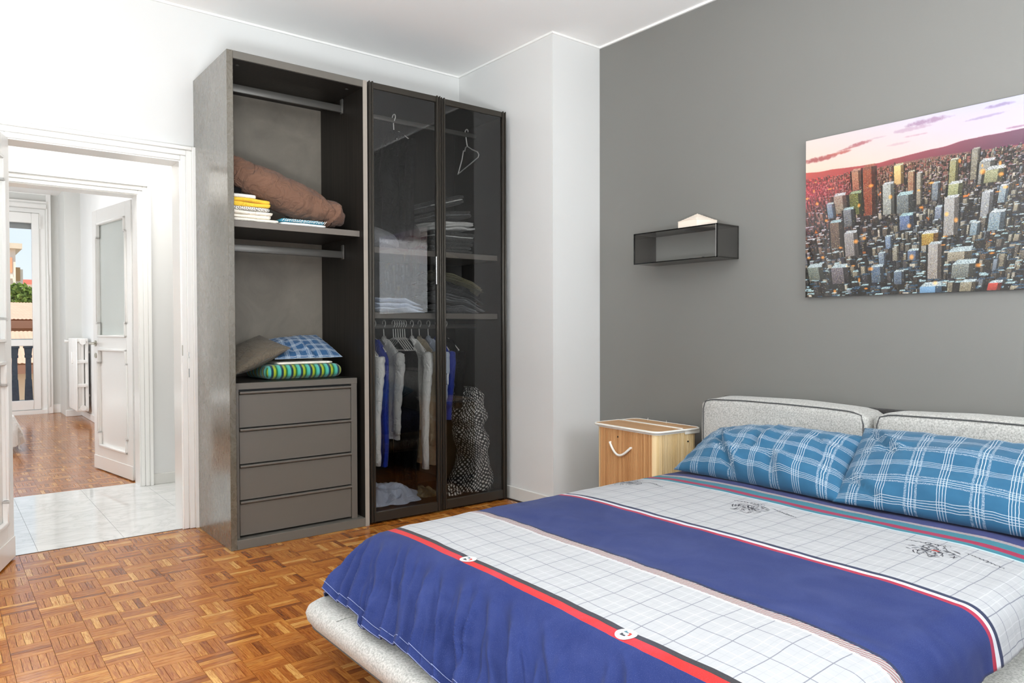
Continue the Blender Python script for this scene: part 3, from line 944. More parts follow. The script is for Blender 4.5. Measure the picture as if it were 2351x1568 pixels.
obj('window_catch', MB().box(1.126, 1.134, yy0 - .01, yy0, 2.53, 2.70), GLOSSW, w, smooth=False)
obj('sill_bar', MB().box(VX0, 1.19, yy0 - .01, yy1 + .04, -.004, .055), GLOSSW, w, smooth=False)
pc = MB().tube([(1.212, YW - .056, 2.86), (1.21, YW - .056, 1.9)], .005, 8).tube([(1.214, YW - .058, 1.9), (1.213, YW - .057, .1)], .008, 8)
tag(obj('pull_cord', pc, WIRE), 'white shutter cord hanging beside the balcony window', 'cord')

# second bed, only the corner of its cover shows
b2 = thing('second_bed', 'bed with a rumpled grey and white cover in the far room', 'bed', (-0.5, 9.1, 0))
obj('bed_base', MB().box(-1.4, .50, 8.35, 9.75, .05, .20, .02, 2), C_LGREY, b2)
obj('bed_mattress', MB().box(-1.4, .52, 8.3, 9.8, .20, .31, .04, 3), MATT, b2)
def f2(i, j):
    sx_, ty_ = -1.4 + 2.20 * i, 8.02 + 1.88 * j
    dx, dy = max(0.0, sx_ - .57), max(0.0, 8.30 - ty_)
    d = math.hypot(dx, dy)
    z = .335 + .018 * nz(sx_ * 5, ty_ * 5, 3) - .96 * d + .01 * math.sin(sx_ * 30 + ty_ * 22)
    f = .03 * math.sin((ty_ if dx > dy else sx_) * 24 + 2 * nz(sx_ * 3, ty_ * 3)) * min(1, d / .1)
    x = min(sx_, .57) + (.25 * d + f) * (dx / d if d else 0)
    y = max(ty_, 8.30) - (.25 * d + f) * (dy / d if d else 0)
    return ((x, y, max(z, .02)), (x, y))
mb = MB()
mb.grid(f2, 90, 90)
obj('bed_cover', mb, C_WHITE, b2, sharp=80)

# ------------------------------------------------------------------ outside
tag(obj('balcony_floor', MB().box(-2, 3, YW + .3, 13.0, -.2, -.02), plain('balcony_concrete', (196, 188, 172), .8, var=.15), smooth=False), 'concrete balcony floor outside the far window', 'balcony', kind='structure')
bl = thing('balustrade', 'dark weathered stone balustrade outside the far window', 'balustrade', (0.9, 12.85, -.02))
STONE = plain('weathered_dark_stone', (88, 92, 102), .9, var=.45, vscale=30, bump=.5, bscale=60)
STONEL = plain('weathered_pale_stone', (188, 182, 168), .9, var=.25, vscale=30, bump=.5, bscale=60)
obj('rail', MB().box(-1.5, 2.5, 12.74, 12.98, .93, 1.02, .01, 1), STONEL, bl)
obj('plinth', MB().box(-1.5, 2.5, 12.74, 12.98, -.02, .11, .01, 1), STONEL, bl)
for k in range(14):
    xk = 1.40 - k * .168
    mb = MB()
    for (za, zb, ha, hb) in ((.11, .16, .075, .075), (.16, .42, .075, .06), (.42, .44, .052, .052), (.44, .74, .052, .05), (.74, .78, .068, .068), (.78, .88, .06, .075), (.88, .93, .09, .09)):
        vs = [(xk + sx * h * .62, 12.86 + sy * h, z) for z, h in ((za, ha), (zb, hb)) for sx, sy in ((-1, -1), (1, -1), (1, 1), (-1, 1))]
        mb.add(vs, [(0, 1, 5, 4), (1, 2, 6, 5), (2, 3, 7, 6), (3, 0, 4, 7), (3, 2, 1, 0), (4, 5, 6, 7)])
    obj('baluster', mb, STONE, bl, smooth=False, weld=False)
tag(obj('ground', MB().box(-150, 150, 13.5, 280, -28, -27.4), plain('street_ground', (150, 142, 130), .9), smooth=False), 'street level far below the balcony', 'ground', kind='structure')
TILE = plain('terracotta_tiles', (226, 178, 148), .8, var=.22, vscale=5)
ORANGE = plain('apricot_render', (246, 206, 164), .8, var=.04)
CREAMB = plain('cream_render', (246, 232, 212), .8, var=.03)
PANEL = plain('orange_render', (236, 164, 122), .8, var=.05)
def tiled_house(name, label, x0, x1, y0, y1, ze, zr, zb):
    h = thing(name, label, 'house', ((x0 + x1) / 2, (y0 + y1) / 2, zb))
    obj('house_wall', MB().box(x0 + .2, x1 - .2, y0 + .3, y1, zb, ze + .02), ORANGE, h, smooth=False)
    def rf(i, j):
        x = x0 + (x1 - x0) * i
        z = ze + (zr - ze) * j + .012 * abs(math.sin(i * (x1 - x0) * math.pi / .062))
        return ((x, y0 + (y1 - y0) * j, z), (x, j))
    nx = int((x1 - x0) / .062 * 6)
    obj('roof_tiles', MB().grid(rf, nx, 8), TILE, h, weld=False, kind='stuff')
    obj('eaves', MB().box(x0, x1, y0, y0 + .12, ze - .16, ze - .02), plain('shaded_eaves_board', (150, 104, 80), .8), h, smooth=False)
    for k in range(int((x1 - x0) / 1.6)):
        wx = x0 + .7 + k * 1.6
        obj('house_window', MB().box(wx, wx + .7, y0 + .27, y0 + .31, ze - 1.6, ze - .6), plain('dark_house_window', (84, 76, 70), .5), h, smooth=False)
    return h
tiled_house('tiled_house', 'low apricot house with a terracotta roof seen through the balcony window', -4, 5, 16.0, 21.0, 1.34, 1.80, -7)
tiled_house('tiled_house', 'nearer lower terracotta roof seen just above the balcony rail', -4, 5, 13.7, 15.4, .62, 1.12, -7)
ap = thing('apartment_block', 'cream apartment block with orange bands at the edge of the balcony window', 'building', (-2, 27, -7))
obj('block_wall', MB().box(-8, 1.80, 25, 33, -7, 3.45), CREAMB, ap, smooth=False)
obj('block_wing', MB().box(1.80, 2.05, 26, 33, -7, 2.95), CREAMB, ap, smooth=False)
obj('roof_slab', MB().box(-8.2, 1.95, 24.8, 33.2, 3.45, 3.6).box(1.2, 1.7, 26, 27, 3.6, 3.85), plain('roof_slab_render', (226, 206, 180), .8), ap, smooth=False)
for k in range(4):
    z = 3.2 - k * .95
    obj('orange_band', MB().box(-8, 1.72, 24.93, 25.0, z - .42, z), PANEL, ap, smooth=False)
    obj('balcony_slab', MB().box(.6, 1.7, 24.5, 25.0, z - .62, z - .5), CREAMB, ap, smooth=False)
    obj('block_window', MB().box(1.84, 1.98, 25.95, 26.0, z - .6, z - .2), plain('block_window_shade', (190, 150, 96), .6), ap, smooth=False)
rh = thing('red_roof_house', 'distant house with a red roof beyond the trees', 'house', (4.5, 44, -7))
obj('house_wall', MB().box(2.4, 9, 42, 48, -7, 2.55), CREAMB, rh, smooth=False)
obj('house_roof', MB().prism([(41.6, 2.55), (48.4, 2.55), (45, 3.75)], 'x', 2.2, 9.4), plain('red_roof', (214, 104, 78), .8), rh, smooth=False)
for k in range(4):
    obj('house_window', MB().box(2.7 + k * .9, 3.2 + k * .9, 41.95, 42.0, 1.6, 2.35), plain('brown_house_window', (140, 84, 66), .6), rh, smooth=False)
wh = thing('white_house', 'plain white house wall beside the tree outside', 'house', (4.4, 31, -7))
obj('house_wall', MB().box(2.16, 6, 29, 34, -7, 2.55), plain('white_render', (248, 246, 242), .8), wh, smooth=False)
obj('roof_slab', MB().box(2.10, 6.1, 28.9, 34.1, 2.55, 2.66), plain('roof_slab_pale', (216, 190, 168), .8), wh, smooth=False)
# tree
tr = thing('tree', 'leafy green tree between the houses outside', 'tree', (1.7, 23.6, -7))
obj('trunk', MB().tube([(1.70, 23.6, -7), (1.72, 23.6, -2), (1.70, 23.6, 1.0)], [.25, .18, .1], 8), plain('bark', (92, 74, 56), .9), tr)
rt = random.Random(3)
mb = MB()
for k in range(2600):
    cx, cy_, cz, rr = rt.choice([(1.66, 23.6, 1.45, .45), (1.79, 23.6, 2.05, .36), (1.73, 23.6, .85, .6), (1.6, 23.6, .35, .6)])
    d = Vector((rt.gauss(0, 1), rt.gauss(0, 1), rt.gauss(0, 1))).normalized() * rr * rt.random() ** .4
    p = Vector((cx, cy_, cz)) + d
    a = Vector((rt.gauss(0, 1), rt.gauss(0, 1), rt.gauss(0, 1))).normalized() * .07
    b = a.cross(Vector((rt.random(), rt.random(), rt.random()))).normalized() * .045
    mb.add([p - a, p + b, p + a, p - b], [(0, 1, 2, 3)])
obj('foliage', mb, plain('tree_leaves', (128, 150, 66), .8, var=.5, vscale=8), tr, smooth=False, weld=False, kind='stuff')

# the view outside lies far beyond the street: move every house out along its own sight line, at its true size
for o in list(COL.objects):
    if o.parent is None and o.name.split('.')[0] in ('tiled_house', 'apartment_block', 'red_roof_house', 'white_house', 'tree'):
        o.location = CAMP + (o.location - CAMP) * 3.5
        o.scale = (3.5, 3.5, 3.5)
# ================================================================== OPEN WARDROBE UNIT
UX0, UX1, UY0, UY1, UH = 1.182, 1.979, 3.835, 4.450, 2.585
t = .032
ow = thing('open_wardrobe', 'tall taupe open wardrobe unit with shelf and drawers, beside the doorway', 'wardrobe', ((UX0 + UX1) / 2, (UY0 + UY1) / 2, 0))
obj('side_panel', MB().box(UX0, UX0 + t, UY0, UY1, 0, UH, .0015, 1), LACQ, ow, label='brushed taupe side panel catching the light')
obj('side_panel', MB().box(UX1 - t, UX1 - .004, UY0 + .003, UY1, 0, UH - .001, .0015, 1), DWOOD, ow, label='dark wood inner side panel')
obj('edge_strip', MB().box(UX1 - t, UX1 - .006, UY0 - .0005, UY0 + .003, 0, UH), plain('pale_edge_band', (150, 142, 132), .4), ow, smooth=False)
obj('top_panel', MB().box(UX0 + t, UX1 - t, UY0, UY1, UH - .04, UH, .0015, 1), EDGE, ow)
obj('top_lining', MB().box(UX0 + t, UX1 - t, UY0 + .004, UY1 - .02, UH - .043, UH - .0395), DWOOD, ow, smooth=False)
obj('back_panel', MB().box(UX0 + t, UX1 - t, UY1 - .03, UY1 - .012, .05, UH - .04), LACQB, ow, smooth=False)
obj('bottom_panel', MB().box(UX0 + t, UX1 - t, UY0, UY1 - .012, 0, .05, .0015, 1), EDGE, ow)
SZ = 1.722
sh_ = obj('shelf', MB().box(UX0 + t, UX1 - t - .001, 3.887, UY1 - .03, SZ - .034, SZ, .0015, 1), DWOOD, ow)
obj('shelf_edge', MB().box(UX0 + t, UX1 - t - .001, 3.885, 3.8875, SZ - .034, SZ, .0008, 1), SHELFG, sh_)
for zr in (2.478, 1.60):
    y = 4.10
    rl = obj('hanging_rail', MB().box(UX0 + t, UX1 - t, y - .008, y + .008, zr - .022, zr + .022, .006, 2), GREYBAR, ow)
    for xx in (UX0 + t, UX1 - t - .012):
        mb = MB().box(xx, xx + .012, y - .014, y + .014, zr - .028, zr + .06, .003, 1)
        obj('rail_bracket', mb, GREYBAR, rl)
for (xx, yy) in ((UX0 + t + .05, 3.92), (UX1 - t - .06, 3.92), (UX1 - t - .06, 4.36)):
    obj('shelf_pin', MB().tube([(xx, yy, UH - .045), (xx, yy, UH - .043)], .009, 10), GREYBAR, ow)

# drawer chest standing inside it
CX0, CX1, CY0, CZ0, CZ1 = UX0 + t + .001, 1.912, 3.865, .0505, .868
dc = thing('drawer_chest', 'taupe chest of four drawers built into the foot of the open wardrobe', 'drawers', ((CX0 + CX1) / 2, 4.13, CZ0))
obj('chest_top', MB().box(CX0, CX1, CY0, UY1 - .032, CZ1 - .034, CZ1, .0015, 1), DWOOD, dc, label='dark wood top with a taupe front edge')
obj('chest_top_edge', MB().box(CX0, CX1, CY0 - .002, CY0 + .003, CZ1 - .034, CZ1 - .001), DRAW, dc, smooth=False)
obj('chest_side', MB().box(CX0, CX0 + .022, CY0, UY1 - .032, CZ0, CZ1 - .034, .001, 1), DRAW, dc)
obj('chest_side', MB().box(CX1 - .036, CX1, CY0, UY1 - .032, CZ0, CZ1 - .034, .001, 1), DRAW, dc)
obj('chest_inside', MB().box(CX0 + .022, CX1 - .036, CY0 + .03, UY1 - .035, CZ0 + .005, CZ1 - .036), BLACK, dc, smooth=False)
dx0, dx1 = CX0 + .025, CX1 - .038
zs = [.062, .250, .440, .632, .828]
for k in range(4):
    z0, z1 = zs[k], zs[k + 1] - .006
    dr = obj('drawer', MB().box(dx0, dx1, CY0 + .004, CY0 + .024, z0, z1 - .016, .0015, 1), DRAW, dc)
    mb = MB().prism([(CY0 + .016, z1 - .016), (CY0 - .006, z1 - .013), (CY0 - .010, z1 - .007), (CY0 - .008, z1 - .001), (CY0 - .002, z1), (CY0 + .016, z1)], 'x', dx0 + .001, dx1 - .001)
    obj('drawer_pull', mb, DRAW, dr, sharp=60)

# ================================================================== GLASS WARDROBE UNIT
GX0, GX1 = 1.981, 2.993
gw = thing('glass_wardrobe', 'tall dark wardrobe with two smoked glass doors full of clothes', 'wardrobe', ((GX0 + GX1) / 2, (UY0 + UY1) / 2, 0))
GY = 3.868
obj('side_panel', MB().box(GX0, GX0 + .022, GY, UY1, 0, UH, .001, 1), DWOOD2, gw)
obj('side_panel', MB().box(GX1 - .022, GX1, GY, UY1, 0, UH, .001, 1), DWOOD2, gw)
obj('top_panel', MB().box(GX0 + .022, GX1 - .022, GY, UY1, UH - .03, UH, .001, 1), DWOOD2, gw)
obj('bottom_panel', MB().box(GX0 + .022, GX1 - .022, GY, UY1, 0, .06, .001, 1), DWOOD2, gw)
obj('back_panel', MB().box(GX0 + .022, GX1 - .022, UY1 - .03, UY1 - .012, .06, UH - .03), DWOOD2, gw, smooth=False)
S1, S2 = 1.640, 1.249
GI0, GI1 = GX0 + .022, GX1 - .022
for z in (S1, S2):
    obj('shelf', MB().box(GI0, GI1, 3.905, UY1 - .03, z - .036, z, .0015, 1), SHELFG, gw)
RY = 4.15
RT, RB = 2.492, 1.168
for z in (RT, RB):
    obj('hanging_rail', MB().box(GI0, GI1, RY - .007, RY + .007, z - .018, z + .012, .005, 2), GREYBAR, gw)
def gdoor(x0, x1, hinge_left, ang, hz, hside):
    d0 = obj('door', MB().box(x0, x0 + .004, UY0 + .02, UY0 + .026, .02, .03), BRONZE, gw, smooth=False)
    # frame built in place of the seed mesh
    H0, H1 = .012, UH + .002
    y0, y1 = UY0, UY0 + .026
    mb = MB()
    w = .032
    mb.box(x0, x0 + w, y0 + .004, y1, H0, H1, .002, 1).box(x1 - w, x1, y0 + .004, y1, H0, H1, .002, 1)
    for a, b in ((x0 + .002, x0 + .011), (x0 + .020, x0 + w), (x1 - w, x1 - .020), (x1 - .011, x1 - .002)):
        mb.box(a, b, y0 - .004, y0 + .006, H0, H1 + .004, .003, 1)
    mb.box(x0 + w, x1 - w, y0 + .003, y1, H1 - .036, H1, .002, 1)
    mb.box(x0 + w, x1 - w, y0 + .003, y1, H0, H0 + .058, .002, 1)
    px, py = (x0 if hinge_left else x1), UY0 + .026
    rot = Matrix.Rotation(ang, 4, 'Z')
    base = Matrix.Translation((px, py, 0)) @ rot
    inv = Matrix.Translation((-px, -py, 0))
    def loc(m):
        m2 = MB()
        m2.f, m2.uv = m.f, m.uv
        m2.v = [tuple(inv @ Vector(p)) for p in m.v]
        return m2
    bpy.data.objects.remove(d0)
    d = obj('door', loc(mb), BRONZE, gw, local=True, weld=False)
    d.matrix_basis = chain(gw).inverted() @ base
    g = MB()
    yy = y0 + .010
    g.add([(x0 + w - .003, yy, H0 + .055), (x1 - w + .003, yy, H0 + .055), (x1 - w + .003, yy, H1 - .033), (x0 + w - .003, yy, H1 - .033)], [(0, 1, 2, 3)])
    gl = obj('glass_pane', loc(g), SMOKE, d, local=True, smooth=False, weld=False)
    hx = x1 - w - .012 if hside else x0 + w + .006
    hm = MB().tube([(hx, yy, hz - .085), (hx, yy - .022, hz - .085), (hx, yy - .022, hz + .085), (hx, yy, hz + .085)] if hside else [(hx, yy, hz - .03), (hx, yy - .018, hz - .03), (hx, yy - .018, hz + .035), (hx, yy, hz + .035)], .0035, 8)
    obj('door_handle', loc(hm), CHROME, d, local=True)
    return d
GM = 2.476
gdoor(GX0 + .002, GM - .003, True, R(-1.3), 1.51, True)
gdoor(GM + .003, GX1 + .002, False, 0.0, .83, False)
obj('centre_seal', MB().box(GM - .008, GM + .008, UY0 + .02, UY0 + .032, .02, UH - .01), BLACK, gw, smooth=False)
# ================================================================== BED
BX0, BX1, BY0, BY1 = 0.957, 3.43, 0.60, 2.385
bed = thing('bed', 'double bed with a low heather grey felt frame and cushioned headboard', 'bed', ((BX0 + BX1) / 2, (BY0 + BY1) / 2, 0))
# platform: rounded plan, softly bevelled rim
def plan(x0, x1, y0, y1, r, n=8):
    P = []
    for cx, cy_, a in ((x0 + r, y0 + r, 180), (x1 - r, y0 + r, 270), (x1 - r, y1 - r, 0), (x0 + r, y1 - r, 90)):
        for k in range(n + 1):
            t_ = R(a + 90 * k / n)
            P.append((cx + r * math.cos(t_), cy_ + r * math.sin(t_)))
    return P
mb = MB()
rings = [(.10, .115), (.03, .135), (.004, .175), (.0, .195), (.006, .213), (.02, .225), (.05, .229), (.30, .228)]
for ins, z in rings:
    mb.v += [(x, y, z) for x, y in plan(BX0 + ins, BX1 - ins * .2, BY0 + ins, BY1 - ins, .075)]
nn = len(mb.v) // len(rings)
mb.uv = [(0.0, 0.0)] * len(mb.v)
for k in range(len(rings) - 1):
    for i in range(nn):
        j = (i + 1) % nn
        mb.f.append((k * nn + i, k * nn + j, (k + 1) * nn + j, (k + 1) * nn + i))
mb.f.append(tuple(range(nn))[::-1])
mb.f.append(tuple((len(rings) - 1) * nn + i for i in range(nn)))
obj('bed_platform', mb, FELT, bed, sharp=60)
obj('seam', MB().tube([(x, y, .1475) for x, y in plan(BX0 + .022, BX1 - .01, BY0 + .022, BY1 - .022, .06)], .003, 6, closed=True), PIPE, bed)
obj('seam', MB().tube([(BX0 + .02, 2.13, .228), (BX0 + .05, 2.13, .2312), (1.2, 2.13, .2302)], .002, 6), FELT, bed)
for x, y in ((1.25, .85), (1.25, 2.12), (3.1, .85), (3.1, 2.12)):
    obj('leg', MB().lathe([(.035, 0), (.04, .12)], x, y, 16), FEET, bed)
# headboard: a thin back board and two puffy cushions
obj('headboard_panel', MB().box(3.405, 3.445, BY0 - .0, 2.425, .12, .775, .012, 2), C_CHAR, bed)  # charcoal colour stands for the shade in the gap between the cushions
def cushion(y0, y1):
    def fn(p, t_):
        q = Vector(p)
        # top sags a little towards the ends, sides pucker
        e = max(0.0, abs(t_[1]) - .75) / .25
        q.z += (.008 * (1 - t_[1] ** 2) + .004 * nz(q.y * 5, q.x * 9)) * (1 if t_[2] > 0 else .3)
        q.x += .006 * nz(q.y * 4, q.z * 6, 2)
        q.z -= .018 * e * e if t_[2] > .5 else 0
        return q
    mb = MB().softbox((3.305, (y0 + y1) / 2, .565), (.10, (y1 - y0) / 2, .212), .024, .012, 14, fn)
    hb = obj('headboard_cushion', mb, FELT, bed, sharp=80)
    fx, tz = 3.2075, .7745
    n = 24
    pts = [(fx - .004, y0 + .022, .36)] + [(fx - .003, y0 + .018, z) for z in (.5, .62, .72)] + [(fx + .001, y0 + .03, tz - .014)]
    for k in range(1, n):
        y = y0 + .03 + (y1 - y0 - .06) * k / n
        u = (y - (y0 + y1) / 2) / ((y1 - y0) / 2)
        pts.append((fx + .001 + .006 * nz(y * 4, tz * 6, 2), y, tz + .008 * (1 - u * u) - .002 - .012 * max(0, abs(u) - .8) / .2 + .003 * nz(y * 5, fx * 9)))
    pts += [(fx + .001, y1 - .03, tz - .014)] + [(fx - .003, y1 - .018, z) for z in (.72, .62, .5)] + [(fx - .004, y1 - .022, .36)]
    obj('piping', MB().tube(pts, .0032, 6), PIPE, hb)
cushion(1.529, 2.420)
cushion(.62, 1.507)

# mattress
mb = MB().box(1.0, 3.20, .70, 2.30, .2315, .415, .05, 4)
mb.v = [(x + (max(0, 1.16 - x) / .16) * (.065 + .16 * max(0, z - .2315 - .02) / .16) if x < 1.16 else x, y, z) for x, y, z in mb.v]
tag(obj('mattress', mb, MATT), 'cream mattress peeping out under the bedspread at the bed foot', 'mattress')

# bedspread surface: cloth coordinates (s along the bed, t across) -> room point
QX0, QY0, QY1 = 1.245, .745, 2.285
ZT = .455
rw = random.Random(11)
creases = []
for k in range(30):
    creases.append((rw.uniform(.6, 2.45), rw.uniform(-1.15, -.55), rw.uniform(.008, .020), rw.uniform(.005, .013), rw.uniform(.02, .16)))
for k in range(16):
    creases.append((rw.uniform(.9, 2.4), rw.uniform(-1.1, -.6), rw.uniform(.005, .008), rw.uniform(.004, .007), rw.uniform(.0, .1)))
creases += [(2.36, -.45, .022, .016, .0), (2.31, -.7, .018, .014, .03), (2.25, -.8, .020, .014, .02), (2.16, -1.0, .022, .016, .03), (2.05, -.95, .016, .018, .02), (1.99, -1.05, .022, .016, .0), (1.86, -.8, .024, .018, .04), (1.78, -1.0, .018, .012, .06), (1.68, -1.05, .026, .018, .03), (1.55, -1.0, .02, .014, .05), (1.45, -.9, .024, .016, .05)]
def spread(s, tt):
    qx = max(s, QX0)
    qy = min(max(tt, QY0), QY1)
    dx, dy = s - qx, tt - qy
    d = math.hypot(dx, dy)
    # broad unevenness of the duvet underneath
    w = .006 * nz(s * 2.1, tt * 1.8, 4.0) + .0028 * nz(s * 6, tt * 4, 1.0) + .0016 * nz(s * 16, tt * 9, 2.0)
    w += .003 * math.exp(-((s - 1.62 + .02 * nz(tt * 4)) / .03) ** 2) * (1 + nz(tt * 11, 7))
    # gentle fall towards the foot and the sides
    e = max(0, 1 - (qx - QX0) / .5)
    f = max(0, 1 - min(qy - QY0, QY1 - qy) / .22)
    zt = ZT + w - .010 * e * e - .014 * f * f
    if d < 1e-9:
        return Vector((s, tt, zt))
    nx, ny = dx / d, dy / d
    th = R(40 + 38 * abs(ny) ** 1.5)
    r = .085
    a = r * th
    if d < a:
        ph = d / r
        h, v = r * math.sin(ph), r * (1 - math.cos(ph))
        kn = ph
    else:
        h, v = r * math.sin(th) + (d - a) * math.cos(th), r * (1 - math.cos(th)) + (d - a) * math.sin(th)
        kn = th
    # creases running down the drop
    g = min(1, d / .16)
    q = 0
    along = tt + .0 if abs(nx) > .3 else s + 3.1
    for (c, sl, wd, am, st_) in creases:
        x = along - c - sl * (d - .1) - .015 * nz(d * 14, c * 5)
        if abs(x) < .1 and d > st_:
            q += am * (math.exp(-(x / wd) ** 2) - .35 * math.exp(-((x - 1.6 * wd) / (wd * 1.3)) ** 2)) * min(1, (d - st_) / .07)
    q = q * 1.45 * g
    q += .010 * g * nz(along * 7, d * 5, 9) + .004 * g * nz(along * 22, d * 12, 5)
    h += q * math.sin(kn)
    v -= q * math.cos(kn)
    return Vector((qx + nx * h, qy + ny * h, zt - v))
S0, S1_, T0, T1 = QX0 - .298, 3.16, QY0 - .185, QY1 + .20
def hem_cut(tt):
    st = min(1, max(0, (2.03 - tt) / .03))
    return -.022 * st * st * (3 - 2 * st) - .012 * max(0, 1.8 - tt) + .018 * nz(tt * 2.3, 4.4) + .010 * nz(tt * 7, 1.3)
def sp(i, j):
    tt = T0 + (T1 - T0) * j
    s0 = S0 + hem_cut(tt)
    if i < .42:
        s = s0 + (QX0 + .05 - s0) * (i / .42)
    else:
        s = QX0 + .05 + (S1_ - QX0 - .05) * (i - .42) / .58
    # keep the drop of the corners soft: no cloth beyond a rounded corner
    p = spread(s, tt)
    # the print runs very slightly askew to the bed
    u = s - .035 * (tt - 2.3)
    return (tuple(p), (u, tt))
mb = MB().grid(sp, 230, 250)
bs = obj('bedspread', mb, SPREAD, sharp=180, weld=False, origin=(2.0, 1.5, .23))
md = bs.modifiers.new('cloth_thickness', 'SOLIDIFY')
md.thickness = .003
md.offset = -1
tag(bs, 'navy and white striped cotton bedspread with red and teal bands on the bed', 'bedspread')
# hem stitching
def hemline(off):
    P = []
    for k in range(161):
        j = .06 + .93 * k / 160
        tt = T0 + (T1 - T0) * j
        s0 = S0 + hem_cut(tt)
        a = spread(s0 + off, tt)
        b = spread(s0 + off + .006, tt)
        P.append(a + Vector((-.0022, 0, .0024)))
    return P
obj('hem_stitching', MB().tube(hemline(.022), .0009, 5), HEM, bs)
obj('hem_stitching', MB().tube(hemline(.001), .0010, 5), HEM, bs)

# printed badges and sketched flowers lie on the cloth
def on(s, tt, dz=.0012):
    p = spread(s, tt)
    return (p.x, p.y, p.z + dz)
def disc(cs, ct, r, n=28, dz=.0014):
    mb = MB()
    P = [on(cs, ct, dz)]
    for rr in (.5, 1):
        P += [on(cs + r * rr * math.cos(2 * math.pi * k / n), ct + r * rr * math.sin(2 * math.pi * k / n), dz) for k in range(n)]
    fs = [(0, 1 + k, 1 + (k + 1) % n) for k in range(n)] + [(1 + k, 1 + n + k, 1 + n + (k + 1) % n, 1 + (k + 1) % n) for k in range(n)]
    return mb.add(P, fs)
def quadp(mb, pts, dz):
    mb.add([on(a, b, dz) for a, b in pts], [tuple(range(len(pts)))])
for ct in (1.815, 1.145):
    cs = 1.276 + .035 * (ct - 2.3) + .006
    b = obj('printed_badge', disc(cs, ct, .0265), BADGE, bs, weld=False, label='white round badge printed across the red and black stripe')
    # emblem: three broken strokes round an open centre
    def P(x, y): return (cs + x * .001, ct - y * .001)
    m1 = MB(); quadp(m1, [P(4, -11), P(12, -9), P(12, -5), P(8, -5), P(8, 2), P(4, 2)], .0022)
    m2 = MB(); quadp(m2, [P(3, 5), P(9, 4), P(7, 13), P(-6, 14), P(-6, 9), P(3, 9)], .0022)
    m3 = MB(); quadp(m3, [P(-4, -9), P(-4, -4), P(-8, -3), P(-8, 6), P(-13, 6), P(-13, -9)], .0022)
    obj('emblem_stroke', m1, INKTEAL, b, smooth=False, weld=False)
    obj('emblem_stroke', m2, INKRED, b, smooth=False, weld=False)
    obj('emblem_stroke', m3, INK, b, smooth=False, weld=False)
def ribbon(mb, pts, w):
    """pen stroke following the cloth"""
    n = len(pts)
    L, Rr = [], []
    for k in range(n):
        a, c = pts[max(0, k - 1)], pts[min(n - 1, k + 1)]
        dx, dy = c[0] - a[0], c[1] - a[1]
        l = math.hypot(dx, dy) or 1
        ww = w * (.5 + .5 * math.sin(math.pi * (k + .5) / n))
        L.append(on(pts[k][0] - dy / l * ww, pts[k][1] + dx / l * ww, .0014))
        Rr.append(on(pts[k][0] + dy / l * ww, pts[k][1] - dx / l * ww, .0014))
    mb.add(L + Rr, [(k, k + 1, n + k + 1, n + k) for k in range(n - 1)])
for fi, ct in enumerate((2.255, 1.612, .945)):
    cs = 2.462 + .035 * (ct - 2.3)
    rf = random.Random(20 + fi)
    mb = MB()
    for ring in range(4):
        for k in range(17):
            a = 2 * math.pi * (k + rf.random()) / 17
            r0 = .012 + ring * .016 + rf.uniform(-.004, .004)
            pts = []
            turn = rf.uniform(-1.6, 1.6)
            ln = rf.uniform(.010, .020)
            for q in range(5):
                f = q / 4
                pts.append((cs + (r0 + ln * f) * math.cos(a + turn * f * .35) * .95, ct + (r0 + ln * f) * math.sin(a + turn * f * .35) * 1.0))
            ribbon(mb, pts, rf.uniform(.0009, .0019))
    obj('printed_flower', mb, INK, bs, weld=False, smooth=False)
    mb = MB()
    ribbon(mb, [(cs + .004, ct - .014), (cs + .006, ct - .002), (cs + .002, ct + .008)], .004)
    obj('flower_heart', mb, INKRED if fi == 2 else INK, bs, weld=False, smooth=False)
    # loose handwriting either side of the flower
    mb = MB()
    for (sa, ta, sb, tb, amp) in ((cs + .060, ct + .115, cs + .078, ct - .02, .008), (cs + .055, ct - .07, cs + .015, ct - .185, .007)):
        pts = []
        N = 90
        for k in range(N + 1):
            f = k / N
            env = amp * (.45 + .55 * abs(nz(f * 9, fi * 3 + ta)))* (1.9 if abs(f - .55) < .05 else 1)
            pts.append((sa + (sb - sa) * f + env * math.sin(f * 62 + 2 * nz(f * 6, fi)), ta + (tb - ta) * f + env * .6 * math.cos(f * 62)))
        ribbon(mb, pts, .0012)
    obj('printed_script', mb, INK, bs, weld=False, smooth=False)

